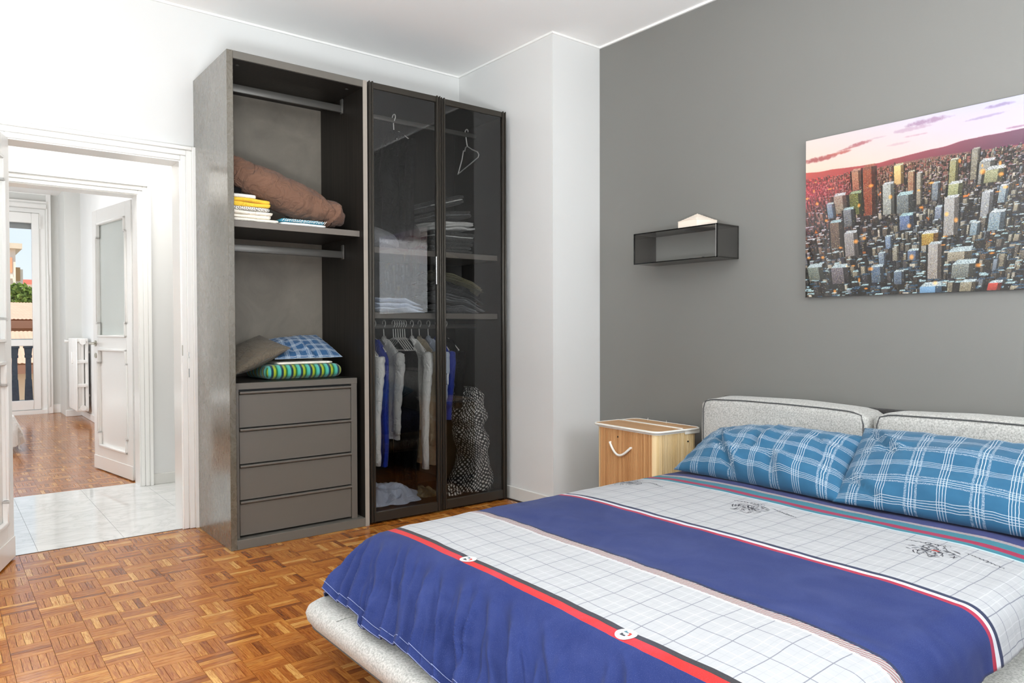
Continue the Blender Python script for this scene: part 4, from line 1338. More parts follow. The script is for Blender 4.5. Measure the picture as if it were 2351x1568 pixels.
# ------------------------------------------------------------------ pillows
def pillow_mesh(c00, c10, c11, c01, tf, tb, up, seed, nu=46, nv=34, L=.75, Wd=.5, creases=(), pinch=.045, zmin=None, wr=1.0, uoff=(0, 0)):
    """corners in order (left-bottom, right-bottom, right-top, left-top); tf/tb puff to front and back along 'up'"""
    A, B, C_, D = map(Vector, (c00, c10, c11, c01))
    up = Vector(up).normalized()
    mb = MB()
    for side, th in ((1, tf), (-1, tb)):
        def q(i, j):
            a = math.sin((i - .5) * math.pi) * .5 + .5
            b = math.sin((j - .5) * math.pi) * .5 + .5
            a, b = .35 * i + .65 * a, .35 * j + .65 * b
            # edges draw in between the corners
            aa = a + pinch * (math.sin(math.pi * b)) * (1 - 2 * a) * 1.0
            bb = b + pinch * 1.2 * (math.sin(math.pi * a)) * (1 - 2 * b) * 1.0
            p = A * (1 - aa) * (1 - bb) + B * aa * (1 - bb) + C_ * aa * bb + D * (1 - aa) * bb
            prof = max(0, 4 * a * (1 - a)) ** .55 * max(0, 4 * b * (1 - b)) ** .55
            w = 0
            if side > 0:
                for (x0, y0, x1, y1, wd, dp) in creases:
                    ex, ey = x1 - x0, y1 - y0
                    l = math.hypot(ex, ey)
                    tt_ = ((a - x0) * ex + (b - y0) * ey) / (l * l)
                    ds = ((a - x0) * -ey + (b - y0) * ex) / l
                    if -.1 < tt_ < 1.1:
                        w += dp * math.exp(-(ds / wd) ** 2) * max(0, min(1, (tt_ + .1) * 5, (1.1 - tt_) * 5))
                        w -= .6 * dp * math.exp(-((ds - 2 * wd) / (1.6 * wd)) ** 2) * max(0, min(1, (tt_ + .1) * 5, (1.1 - tt_) * 5))
            w += wr * (.010 * nz(a * 4 + seed, b * 4) + .006 * nz(a * 10 + seed, b * 9, 3) + .003 * nz(a * 24, b * 20 + seed, 5))
            # little gathers radiating from the edges
            eg = max(0, 1 - min(a, 1 - a, b, 1 - b) / .16)
            w += wr * .005 * eg * math.sin((a if min(b, 1 - b) < min(a, 1 - a) else b) * 60 + 4 * nz(a * 5, b * 5, seed))
            p = p + up * (side * th * prof + (w if side > 0 else w * .4) * min(1, prof * 1.6))
            if zmin is not None and p.z < zmin:
                p.z = zmin
            return (tuple(p), (a * L + uoff[0], b * Wd + uoff[1]))
        mb.grid(q, nu, nv, flip=(side < 0))
    return mb
ZP = ZT + .008
m1 = pillow_mesh((2.80, 2.275, ZP), (2.77, 1.425, ZP), (3.10, 1.475, .685), (3.14, 2.25, .625), .145, .05, (-.62, 0, .78), 3,
                 creases=((.18, .62, .42, .02, .02, -.045), (.52, .85, .50, .35, .018, -.022), (.62, .30, .66, .0, .03, -.03), (.8, .8, .95, .2, .02, -.012), (.05, .8, .3, .95, .02, -.012)), zmin=ZP - .002, wr=1.3, pinch=.018)
tag(obj('pillow', m1, PLAID, sharp=180), 'blue plaid pillow slumped against the headboard on the hamper side', 'pillow', 'plaid pillows on the bed')
m2 = pillow_mesh((2.765, 1.455, ZP), (2.765, .585, ZP), (3.13, .62, .70), (3.15, 1.515, .715), .12, .05, (-.66, 0, .75), 9,
                 creases=((.02, .95, .22, .55, .02, -.03), (.0, .30, .2, .05, .02, -.026), (.08, .55, .30, .62, .018, -.016), (.55, .95, .6, .7, .02, -.008)), zmin=ZP - .002, wr=1.1, pinch=.012, uoff=(.05, .03))
tag(obj('pillow', m2, PLAID, sharp=180), 'blue plaid pillow farther from the hamper, puckered at its wardrobe end', 'pillow', 'plaid pillows on the bed')
# ================================================================== HAMPER
hl, hw, hz = .510, .345, .60
ang = R(-4.0)
hm = thing('laundry_hamper', 'bamboo laundry hamper with rope handle between bed and white pier', 'hamper', (3.178, 2.780, 0), ang)
x0, x1, y0, y1 = -hw / 2 + .012, hw / 2 - .012, -hl / 2 + .012, hl / 2 - .012
PL = plan(x0, x1, y0, y1, .035, 5)
def slats(pts, z0, z1):
    """thin half-round slats set side by side along a line"""
    mb = MB()
    (ax, ay), (bx, by) = pts
    l = math.hypot(bx - ax, by - ay)
    n = max(1, int(l / .0125))
    ux, uy = (bx - ax) / l, (by - ay) / l
    nx, ny = uy, -ux
    for k in range(n):
        a, b = k * l / n + .0005, (k + 1) * l / n - .0005
        P = []
        for z in (z0, z1):
            for (s_, d) in ((a, -.004), (a, .0012), ((a * 3 + b) / 4, .0026), ((a + 3 * b) / 4, .0026), (b, .0012), (b, -.004)):
                P.append((ax + ux * s_ + nx * d, ay + uy * s_ + ny * d, z))
        mb.add(P, [(i, i + 1, 7 + i, 6 + i) for i in range(5)] + [(5, 4, 3, 2, 1, 0), (6, 7, 8, 9, 10, 11)])
    return mb
rc = .035
zt_ = hz - .022
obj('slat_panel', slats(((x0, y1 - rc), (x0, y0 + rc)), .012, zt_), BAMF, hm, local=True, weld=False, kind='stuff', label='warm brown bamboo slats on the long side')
obj('slat_panel', slats(((x0 + rc, y0), (x1 - rc, y0)), .012, zt_), BAMLIT, hm, local=True, weld=False, kind='stuff', label='bamboo slats on the window-side end, tinted lighter for the window light')
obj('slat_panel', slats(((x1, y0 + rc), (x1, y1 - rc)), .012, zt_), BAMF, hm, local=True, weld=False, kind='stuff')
obj('slat_panel', slats(((x1 - rc, y1), (x0 + rc, y1)), .012, zt_), BAMLIT, hm, local=True, weld=False, kind='stuff')
mb = MB()
m = len(PL)
for z in (.012, zt_):
    mb.v += [(x, y, z) for x, y in PL]
mb.uv = [(0.0, 0.0)] * len(mb.v)
mb.f = [(i, (i + 1) % m, m + (i + 1) % m, m + i) for i in range(m)]
obj('hamper_body', mb, BAMLIT, hm, local=True)
obj('base_board', MB().prism(plan(x0 - .002, x1 + .002, y0 - .002, y1 + .002, .035, 5), 'z', 0, .014), BAML, hm, local=True)
obj('rim_tape', MB().prism(plan(x0 - .004, x1 + .004, y0 - .004, y1 + .004, .037, 5), 'z', zt_ - .002, zt_ + .008), TAPE, hm, local=True)
# lid: two flaps with a taped joint along their length
LX0, LX1, LY0, LY1 = -hw / 2 - .004, hw / 2 + .004, -hl / 2 - .004, hl / 2 + .006
split = LX0 + (LX1 - LX0) * .60
def flap(xa, xb, rl, rr, z):
    P = []
    for cx, cy_, a, r_ in ((xa + rl, LY0 + rl, 180, rl), (xb - rr, LY0 + rr, 270, rr), (xb - rr, LY1 - rr, 0, rr), (xa + rl, LY1 - rl, 90, rl)):
        for k in range(7):
            t_ = R(a + 15 * k)
            P.append((cx + r_ * math.cos(t_), cy_ + r_ * math.sin(t_)))
    return P
P1, P2 = flap(LX0, split - .002, .045, .004, 0), flap(split + .002, LX1, .004, .045, 0)
for P_, z in ((P1, hz - .012), (P2, hz - .013)):
    fl = obj('lid_flap', MB().prism(P_, 'z', z, z + .009), BAML, hm, local=True)
    obj('lid_tape', MB().tube([(x, y, z + .0045) for x, y in P_], .0065, 8, closed=True), TAPE, fl, local=True)
obj('lid_hinge_tape', MB().box(split - .012, split + .012, LY0 + .02, LY1 - .02, hz - .0028, hz + .0005, .001, 1), TAPE, hm, local=True)
obj('lid_catch', MB().box(.05, hw / 2 - .006, y0 - .012, y0 - .003, hz - .034, hz - .012, .004, 2), TAPE, hm, local=True)
for k in (-.12, .03):
    obj('thread_end', MB().tube([(LX1 - .03, k + .1, hz - .004), (LX1 - .028, k + .1, hz + .012)], .001, 5), TAPE, hm, local=True)
rope = []
for k in range(15):
    f = k / 14
    rope.append((x0 - .010 - .012 * math.sin(math.pi * f), .03 + .105 - .21 * f * .8 - .02, hz - .115 - .055 * math.sin(math.pi * f) + .012 * (1 - f)))
rp_ = obj('rope_handle', MB().tube([(x0 + .002, rope[0][1], rope[0][2])] + rope + [(x0 + .002, rope[-1][1], rope[-1][2])], .0068, 8), TAPE, hm, local=True)
for yk, zk, xx in ((.055, hz - .065, x0 - .003), ):
    obj('rivet', MB().tube([(xx + .002, yk, zk), (xx - .001, yk, zk)], .005, 10), BLACK, hm, local=True)
obj('rivet', MB().tube([(.08, y0 - .001, hz - .075), (.08, y0 - .004, hz - .075)], .005, 10), BLACK, hm, local=True)

# ================================================================== WALL SHELF
sx0, sx1, sy0, sy1, sz0, sz1 = 3.262, XG - .001, 2.355, 2.945, 1.527, 1.708
ws = thing('wall_shelf', 'smoked dark acrylic box shelf on the grey wall', 'shelf', (XG - .1, (sy0 + sy1) / 2, sz0))
k = .006
obj('top_panel', MB().box(sx0, sx1, sy0, sy1, sz1 - k, sz1), ACRYL, ws, smooth=False)
obj('bottom_panel', MB().box(sx0, sx1, sy0, sy1, sz0, sz0 + k), ACRYL, ws, smooth=False)
obj('end_panel', MB().box(sx0, sx1, sy0, sy0 + k, sz0 + k, sz1 - k), ACRYL, ws, smooth=False)
obj('end_panel', MB().box(sx0, sx1, sy1 - k, sy1, sz0 + k, sz1 - k), ACRYL, ws, smooth=False)
EDG = plain('polished_acrylic_edge', (14, 14, 14), .12, var=0)
e = .0032
mb = MB()
for y in (sy0 + .003, sy1 - .003):
    mb.box(sx0 - .002, sx0 + .003, y - e, y + e, sz0, sz1)
for z in (sz0 + .003, sz1 - .003):
    mb.box(sx0 - .002, sx0 + .003, sy0, sy1, z - e, z + e)
obj('polished_edge', mb, EDG, ws, smooth=False, weld=False)
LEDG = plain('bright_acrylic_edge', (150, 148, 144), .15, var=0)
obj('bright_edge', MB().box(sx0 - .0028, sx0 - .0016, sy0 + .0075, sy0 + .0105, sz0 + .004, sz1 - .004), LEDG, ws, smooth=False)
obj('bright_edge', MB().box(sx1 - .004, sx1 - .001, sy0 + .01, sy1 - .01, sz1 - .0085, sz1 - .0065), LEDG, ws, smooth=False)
mb = MB().box(3.30, 3.315, 2.545, 2.575, sz0 + k, sz0 + k + .006, .002, 1)
tag(obj('metal_clip', mb, CHROME), 'small shiny clip lying inside the wall shelf', 'clip')
mb = MB().softbox((3.30, 2.475, sz0 + k + .004), (.006, .009, .004), .004, 0, 4)
tag(obj('black_clip', mb, BLACK), 'tiny black clip inside the wall shelf near its open front', 'clip')
# cream card box with a lifted lid
cb = thing('card_box', 'cream card box with a peaked loose lid on top of the wall shelf', 'box', (3.36, 2.56, sz1), R(-10))
obj('box_body', MB().box(-.075, .075, -.075, .075, 0.0, .044), PAPER, cb, local=True, smooth=False)
def lidf(i, j):
    x, y = -.078 + .156 * i, -.078 + .156 * j
    u, v = abs(2 * i - 1), abs(2 * j - 1)
    z = .045 + .040 * (1 - max(u, v)) ** 1.1 - .004 * (u * v)
    return ((x, y, z), (i, j))
mb = MB().grid(lidf, 16, 16)
lo_ = obj('box_lid', mb, PAPER, cb, local=True, sharp=180)
lm = lo_.modifiers.new('paper_thickness', 'SOLIDIFY')
lm.thickness = .0012

# ================================================================== CITY PRINT
PY0, PY1, PZ0, PZ1 = .955, 1.950, 1.302, 2.083
pr = thing('canvas_print', 'wide glossy print of a city skyline at dusk hung above the bed', 'picture', (XG - .014, (PY0 + PY1) / 2, PZ0))
obj('print_edge', MB().box(XG - .026, XG - .002, PY0, PY1, PZ0, PZ1, .001, 1), plain('dark_print_edge', (44, 44, 44), .4), pr)
def city(Wp, Hp):
    rg = np.random.RandomState(7)
    im = np.zeros((Hp, Wp, 3), dtype=np.float32)
    def c3(c): return np.array(c, dtype=np.float32)
    U, V = np.meshgrid(np.linspace(0, 1, Wp), np.linspace(0, 1, Hp))
    def smooth_noise(nx, ny, seed):
        r = np.random.RandomState(seed)
        g = r.rand(ny + 2, nx + 2).astype(np.float32)
        x, y = U * nx, V * ny
        xi, yi = np.minimum(x.astype(int), nx), np.minimum(y.astype(int), ny)
        fx, fy = x - xi, y - yi
        fx, fy = fx * fx * (3 - 2 * fx), fy * fy * (3 - 2 * fy)
        return (g[yi, xi] * (1 - fx) + g[yi, xi + 1] * fx) * (1 - fy) + (g[yi + 1, xi] * (1 - fx) + g[yi + 1, xi + 1] * fx) * fy
    # sky
    f = np.clip(V / .22, 0, 1)[..., None]
    l = (1 - f) * c3((246, 226, 218)) + f * c3((255, 226, 200))
    r_ = (1 - f) * c3((192, 192, 226)) + f * c3((240, 206, 212))
    uu = np.clip(U * 1.1, 0, 1)[..., None]
    im[:] = l * (1 - uu) + r_ * uu
    n1 = .5 * smooth_noise(60, 50, 1) + .3 * smooth_noise(120, 110, 2) + .2 * smooth_noise(240, 200, 5)
    def cloud(cu, cv, w, h, col, k=.9, slope=0.0):
        d = ((U - cu) / w) ** 2 + ((V - cv - slope * (U - cu)) / h) ** 2
        a = np.clip(1.25 - d - (n1 - .5) * 1.6, 0, 1)[..., None] * k
        im[:] = im * (1 - a) + c3(col) * a
    for a in ((.07, .13, .10, .016, (176, 84, 84), .9, -.06), (.17, .118, .07, .010, (196, 104, 96), .85, -.08), (.27, .085, .06, .012, (182, 100, 108), .85, -.10), (.21, .10, .05, .006, (190, 110, 110), .7, -.1),
              (.57, .035, .09, .016, (164, 124, 158), .75, -.02), (.50, .06, .08, .012, (186, 146, 172), .5, 0), (.85, .03, .06, .010, (150, 128, 170), .8, -.04), (.80, .075, .08, .007, (160, 140, 180), .6, -.05), (.92, .16, .05, .006, (150, 110, 140), .7, 0), (.45, .13, .05, .008, (200, 160, 170), .4, 0), (.36, .07, .04, .005, (200, 160, 175), .4, 0), (.52, .10, .05, .006, (190, 130, 150), .4, 0)):
        cloud(*a)
    # hills and horizon
    hz_ = .205 + .012 * np.sin(U * 5) + .014 * (smooth_noise(14, 2, 3) - .5) - .018 * np.clip((U - .45) * 3, 0, 1)
    g = np.clip((V - hz_) / .06, 0, 1)
    hill = (1 - uu) * c3((214, 84, 70)) + uu * c3((112, 58, 88))
    m = (V > hz_)
    im[m] = (hill * (1 - .1 * g[..., None]))[m]
    # city carpet
    cz = .252 + .012 * np.sin(U * 7 + 1) - .02 * np.clip(U - .5, 0, 1)
    m = V > cz
    tint = np.clip((V - .25) / .30, 0, 1)[..., None]
    leftc = np.clip(1 - U * 2.4, 0, 1)[..., None]
    far_ = leftc * c3((196, 72, 78)) + (1 - leftc) * c3((150, 92, 82))
    far_ = far_ * (1 - .35 * uu) + c3((70, 62, 84)) * .35 * uu
    car = far_ * (1 - tint) + c3((40, 38, 44)) * tint
    sp_ = rg.rand(Hp, Wp, 1).astype(np.float32)
    car = car * (.62 + .62 * sp_)
    im[m] = car[m]
    lights = rg.rand(Hp, Wp) > .93
    im[m & lights & (V < .5)] = c3((250, 186, 120))
    im[m & (rg.rand(Hp, Wp) > .975)] = c3((255, 236, 190))
    # glow in the streets
    for k in range(70):
        cu, cv = rg.rand(), .30 + .7 * rg.rand()
        w, h = .012 + .03 * rg.rand(), .008 + .016 * rg.rand()
        d = ((U - cu) / w) ** 2 + ((V - cv) / h) ** 2
        a = np.clip(1 - d, 0, 1)[..., None] * (.35 + .4 * rg.rand())
        im[:] = np.where((V > .27)[..., None], im * (1 - a) + c3((250, 146, 66)) * a, im)
    def tower(u0, u1, v0, v1, col, style, lean=0.0, roof=None):
        x0, x1 = int(u0 * Wp), max(int(u1 * Wp), int(u0 * Wp) + 2)
        y0, y1 = int(v0 * Hp), int(v1 * Hp)
        w = x1 - x0
        sw = max(1, int(w * .30))
        rh = max(1, int(w * .22))
        for y in range(max(0, y0), min(Hp, y1)):
            ff = (y - y0) / max(1, (y1 - y0))
            sh = int(lean * (1 - ff) * Wp)
            a, b = x0 + sh, x1 + sh
            if y - y0 < rh:
                if roof is None:
                    continue
                k = int((1 - (y - y0) / rh) * sw * .8)
                aa, bb = max(0, a + k), min(Wp, b - int(sw * .2) + k // 3)
                if bb > aa:
                    im[y, aa:bb] = c3(roof) * (.25 + 1.0 * (rg.rand(bb - aa, 1) > .3))
                continue
            a, b = max(0, a), min(Wp, b)
            if b <= a:
                continue
            xs = np.arange(a, b) - x0 - sh
            base = np.tile(c3(col), (b - a, 1))
            if style == 'v':
                base *= np.where((xs // 3) % 2 == 0, 1.15, .42)[:, None]
            elif style == 'h':
                base *= 1.15 if ((y - y0) // 3) % 2 == 0 else .42
            elif style == 'g':
                lit = ((xs // 3) % 2 == 0) & (((y - y0) // 3) % 2 == 0)
                base *= np.where(lit, .3, 1.0)[:, None]
            else:
                base *= (.85 + .25 * rg.rand(b - a, 1))
            win = rg.rand(b - a) > (.93 if style != 'p' else .99)
            base[win] = c3((255, 226, 170))
            base *= np.where(xs >= w - sw, .52, 1.0)[:, None]
            base *= (1.04 - .28 * ff)
            grain = .50 + .80 * rg.rand(b - a, 1) if style != 'p' else .8 + .3 * rg.rand(b - a, 1)
            im[y, a:b] = base * grain
            c_ = max(0, a - max(1, sw // 2))
            im[y, c_:a] *= .35
            d_ = min(Wp, b + max(1, sw // 2))
            im[y, b:d_] *= .45
    # anonymous blocks, far to near
    rows = 76
    for k in range(rows):
        q = k / (rows - 1)
        v = .262 + .82 * q ** 1.1
        s = .007 + .021 * q
        u = -.02
        while u < 1.02:
            w = s * rg.uniform(.5, 1.5)
            h = s * rg.uniform(.7, 3.2) * (1.3 if rg.rand() > .85 else .8)
            if rg.rand() > .30:
                le = max(0, 1 - u * 2.3) * max(0, 1 - q * 1.3)
                pal = [(84, 80, 80), (108, 102, 96), (62, 60, 68), (150, 142, 128), (40, 38, 44), (98, 84, 72), (128, 134, 142), (186, 178, 164), (30, 28, 34), (52, 46, 44)]
                col = np.array(pal[rg.randint(len(pal))], dtype=float)
                col = col * (1 - le * .75) + np.array((176, 62, 64)) * le * .75
                ora = max(0, 1 - abs(u - .35) * 2.2) * max(0, 1 - q * 2.6)
                col = col * (1 - ora * .5) + np.array((214, 138, 100)) * ora * .5
                bl = min(1, q * 1.2 + .3 * u)
                rf_ = np.array((150, 192, 226)) * bl + np.array((190, 120, 106)) * (1 - bl)
                if rg.rand() > .45:
                    rf_ = rf_ * .4
                tower(u, u + w, v - h, v + .012 * q, tuple(col), 'vghpgn'[rg.randint(6)], (u - .5) * .02 * (h / .05), tuple(rf_))
            u += w * rg.uniform(1.0, 1.6)
    def Z(zx, zy):
        u = (zx - 98) / 1567.0
        yt, yb = 395 - (zx - 98) * .22, 1505 - (zx - 98) * .033
        # undo the foreshortening along the wall
        return u * (1.0 + .16 * (1 - u)) * .935, (zy - yt) / (yb - yt)
    big = [((455, 545), (590, 760), (214, 150, 118), 'g'), ((540, 655), (560, 980), (176, 92, 66), 'v'), ((760, 850), (552, 720), (255, 214, 150), 'p'), ((860, 925), (600, 800), (216, 150, 120), 'v'),
           ((920, 975), (610, 880), (188, 178, 160), 'g'), ((1150, 1228), (515, 720), (206, 196, 140), 'h'), ((1300, 1370), (440, 700), (176, 168, 150), 'v'), ((1350, 1490), (520, 720), (176, 176, 168), 'h'),
           ((1390, 1560), (575, 700), (190, 190, 150), 'g'), ((325, 445), (765, 930), (192, 172, 150), 'h'), ((440, 560), (750, 940), (112, 120, 62), 'h'), ((680, 788), (685, 950), (208, 210, 200), 'g'),
           ((780, 935), (755, 925), (138, 146, 146), 'g'), ((1140, 1270), (680, 800), (196, 200, 150), 'g'), ((1030, 1100), (680, 830), (150, 160, 170), 'v'), ((275, 345), (830, 960), (150, 170, 200), 'v'),
           ((395, 500), (865, 1020), (140, 142, 146), 'h'), ((1370, 1470), (745, 960), (208, 212, 216), 'v'), ((1490, 1570), (700, 850), (186, 210, 228), 'v'), ((1050, 1130), (850, 960), (150, 160, 176), 'g'),
           ((1115, 1245), (780, 1110), (226, 220, 214), 'v'), ((1420, 1565), (885, 1050), (178, 206, 224), 'h'), ((800, 930), (905, 1040), (120, 140, 176), 'g'), ((300, 415), (955, 1190), (120, 100, 88), 'v'),
           ((405, 530), (1030, 1240), (190, 180, 178), 'v'), ((1295, 1380), (965, 1080), (170, 196, 212), 'h'), ((700, 770), (1060, 1170), (152, 172, 198), 'g'), ((960, 1110), (1030, 1150), (236, 176, 90), 'h'),
           ((1005, 1130), (1110, 1420), (220, 206, 196), 'v'), ((655, 720), (1180, 1290), (150, 168, 190), 'v'), ((860, 965), (1160, 1250), (120, 136, 160), 'g'), ((1140, 1360), (1150, 1260), (196, 186, 164), 'g'),
           ((1170, 1390), (1240, 1390), (150, 156, 150), 'g'), ((600, 720), (1270, 1420), (110, 130, 150), 'g'), ((765, 860), (1310, 1430), (122, 138, 156), 'v'), ((950, 1150), (1400, 1495), (150, 190, 220), 'p'),
           ((310, 470), (1270, 1430), (128, 120, 126), 'v'), ((130, 280), (1270, 1400), (140, 150, 140), 'g'), ((1420, 1540), (1390, 1470), (206, 92, 78), 'p'), ((1230, 1370), (1380, 1480), (190, 178, 150), 'v')]
    for (xa, xb), (ya, yb_), col, stl in big:
        u0, v0 = Z(xa, ya)
        u1, _ = Z(xa + (xb - xa) * .78, ya)
        _, v1 = Z((xa + xb) / 2, yb_)
        q = max(0, v0 - .2)
        col = tuple(np.array(col) * 1.0 * (.92 if stl != 'p' else .85) + np.array((14, 13, 16)))
        tower(u0, u1, v0, v1 - .15 * (v1 - v0), col, stl, (u0 - .5) * .03, tuple(np.array((160, 200, 230)) * min(1, q * 1.8) + np.array(col) * (1 - min(1, q * 1.8))))
    # small sharp lights and dark streets over everything
    for k in range(1500):
        y, x = int(Hp * (.27 + .72 * rg.rand())), int(Wp * rg.rand())
        c_ = [(255, 214, 150), (255, 170, 96), (210, 228, 246), (30, 26, 30)][rg.randint(4)]
        if sum(c_) < 200:
            im[y:y + rg.randint(2, 7), x:x + rg.randint(1, 3)] *= .5
        else:
            im[y:y + rg.randint(1, 3), x:x + rg.randint(1, 4)] = c3(c_)
    # red haze over the far left, soft bloom
    a = (np.clip(1 - U * 3.2, 0, 1) * np.clip(1 - np.abs(V - .33) / .14, 0, 1))[..., None] * .42
    im[:] = im * (1 - a) + c3((206, 70, 96)) * a
    # warm street light between the blocks, then the punchy colours of a printed poster
    for k in range(46):
        cu, cv = rg.rand(), .27 + .70 * rg.rand() ** 1.3
        w, h = .004 + .012 * rg.rand(), .004 + .016 * rg.rand()
        d = ((U - cu) / w) ** 2 + ((V - cv) / h) ** 2
        a = (np.clip(1 - d, 0, 1) * (V > .27))[..., None] * .7
        im[:] = im * (1 - a) + c3((255, 176, 96)) * a
    city_ = (V > .25)[..., None]
    g_ = im.mean(-1, keepdims=True)
    im[:] = np.where(city_, g_ + (im - g_) * 1.12, im)
    im[:] = np.where(city_, (im - 80) * 1.38 + 82, im)
    return np.clip(im, 0, 255)
PW, PH = 600, 470
big_ = city(PW * 2, PH * 2)
small = big_.reshape(PH, 2, PW, 2, 3).mean((1, 3)) / 255.0
small = small * .84
small = np.where(small <= .04045, small / 12.92, ((small + .055) / 1.055) ** 2.4)
xs = PY1 - (PY1 - PY0) * (np.arange(PW) / (PW - 1))
zs_ = PZ1 - (PZ1 - PZ0) * (np.arange(PH) / (PH - 1))
YY, ZZ = np.meshgrid(xs, zs_)
co = np.stack([np.full_like(YY, XG - .0264), YY, ZZ], -1).reshape(-1, 3)
co = co - np.array(pr.location)
ii = np.arange(PW * PH).reshape(PH, PW)
fc = np.stack([ii[:-1, :-1], ii[1:, :-1], ii[1:, 1:], ii[:-1, 1:]], -1).reshape(-1, 4)
me = bpy.data.meshes.new('print_face')
me.vertices.add(len(co)); me.vertices.foreach_set('co', co.astype(np.float32).ravel())
me.loops.add(fc.size); me.loops.foreach_set('vertex_index', fc.ravel().astype(np.int32))
me.polygons.add(len(fc)); me.polygons.foreach_set('loop_start', (np.arange(len(fc)) * 4).astype(np.int32))
me.update(calc_edges=True)
ca = me.color_attributes.new('ink', 'FLOAT_COLOR', 'POINT')
ca.data.foreach_set('color', np.concatenate([small.reshape(-1, 3), np.ones((PW * PH, 1))], 1).astype(np.float32).ravel())
pm = NT('printed_city_ink')
pm.set(pm.attr('ink').outputs['Color'], .07, 0, 0.7, coat=1.0)
me.materials.append(pm.m)
po = bpy.data.objects.new('print_face', me)
COL.objects.link(po)
po.parent = pr
# ================================================================== ON THE SHELVES OF THE OPEN WARDROBE
def folded(x0, x1, y0, y1, z0, h, seed=0, layers=2, lump=.004, tilt=0.0, pivot=None, tiltx=0.0):
    """a folded cloth: stacked rounded layers joined by the fold along its front"""
    mb = MB()
    hh = h / layers
    for k in range(layers):
        def fn(p, t_, k=k):
            q = Vector(p)
            q.z += lump * nz(q.x * 9 + seed, q.y * 9, k) * (1 if t_[2] > -.9 or k else .2)
            q.y += lump * 1.5 * nz(q.x * 14, q.z * 40, seed + k)
            q.x += lump * 1.5 * nz(q.y * 14, q.z * 40, seed + k + 5)
            return q
        ins = .004 * ((k * 7 + seed) % 3)
        mb.softbox(((x0 + x1) / 2, (y0 + y1) / 2 + ins, z0 + hh * (k + .5)), ((x1 - x0) / 2 - ins, (y1 - y0) / 2, hh * .52), hh * .5, .002, 8, fn)
    if tilt or tiltx:
        pv = Vector(pivot or (x0, (y0 + y1) / 2, z0))
        Mx = Matrix.Translation(pv) @ Matrix.Rotation(tilt, 4, 'Y') @ Matrix.Rotation(tiltx, 4, 'X') @ Matrix.Translation(-pv)
        mb.v = [tuple(Mx @ Vector(p)) for p in mb.v]
    return mb
sx = UX0 + t
e0 = SZ + .0008
tag(obj('folded_sheet', folded(sx + .004, 1.475, 3.90, 4.2, e0, .020, 1, 1), C_CREAM, sharp=70), 'cream folded sheet at the bottom of the linen pile, jutting out', 'linen', 'folded linen on the upper shelf')
tag(obj('folded_sheet', folded(sx + .004, 1.445, 3.905, 4.2, e0 + .021, .038, 2, 2), C_CREAM, sharp=70), 'thick cream folded sheet second from the bottom of the linen pile', 'linen', 'folded linen on the upper shelf')
tag(obj('folded_cloth', folded(sx + .004, 1.425, 3.905, 4.18, e0 + .060, .020, 3, 1), HOUND2, sharp=70), 'small checked black and white cloth folded under the yellow one', 'linen', 'folded linen on the upper shelf')
tag(obj('folded_cloth', folded(sx + .004, 1.44, 3.905, 4.18, e0 + .081, .044, 4, 2, .008), C_YELLOW, sharp=80), 'bright yellow folded cloth in the linen pile', 'linen', 'folded linen on the upper shelf')
tag(obj('folded_cloth', folded(sx + .004, 1.375, 3.93, 4.18, e0 + .128, .022, 5, 1), C_WHITE, sharp=70), 'white folded cloth on top of the yellow one', 'linen', 'folded linen on the upper shelf')
tag(obj('folded_cloth', folded(sx + .004, 1.30, 3.96, 4.2, e0 + .152, .035, 6, 1, .012), C_BLACK, sharp=80), 'black folded cloth on top of the linen pile under the brown pillow', 'linen', 'folded linen on the upper shelf')
pk = thing('packed_sheet', 'turquoise and white folded sheet set under the brown pillow end', 'linen', (1.615, 4.0, SZ + .0006), 0, 'folded linen on the upper shelf')
obj('lower_fold', folded(1.485, 1.748, 3.895, 4.12, SZ + .0006, .017, 7, 1, .002), C_WHITE, pk, sharp=70)
obj('upper_fold', folded(1.483, 1.748, 3.897, 4.12, SZ + .018, .020, 8, 1, .002), TURQ, pk, sharp=70)
mb = MB()
rq = random.Random(4)
for k in range(26):
    x = 1.49 + .25 * k / 26
    pts = [(x + rq.uniform(-.004, .004) + .012 * q / 4, 3.8935 + rq.uniform(-.0006, .0), SZ + .020 + .0035 * q + rq.uniform(-.001, .001)) for q in range(5)]
    mb.tube(pts, .0014, 5)
obj('white_print', mb, C_WHITE, pk)

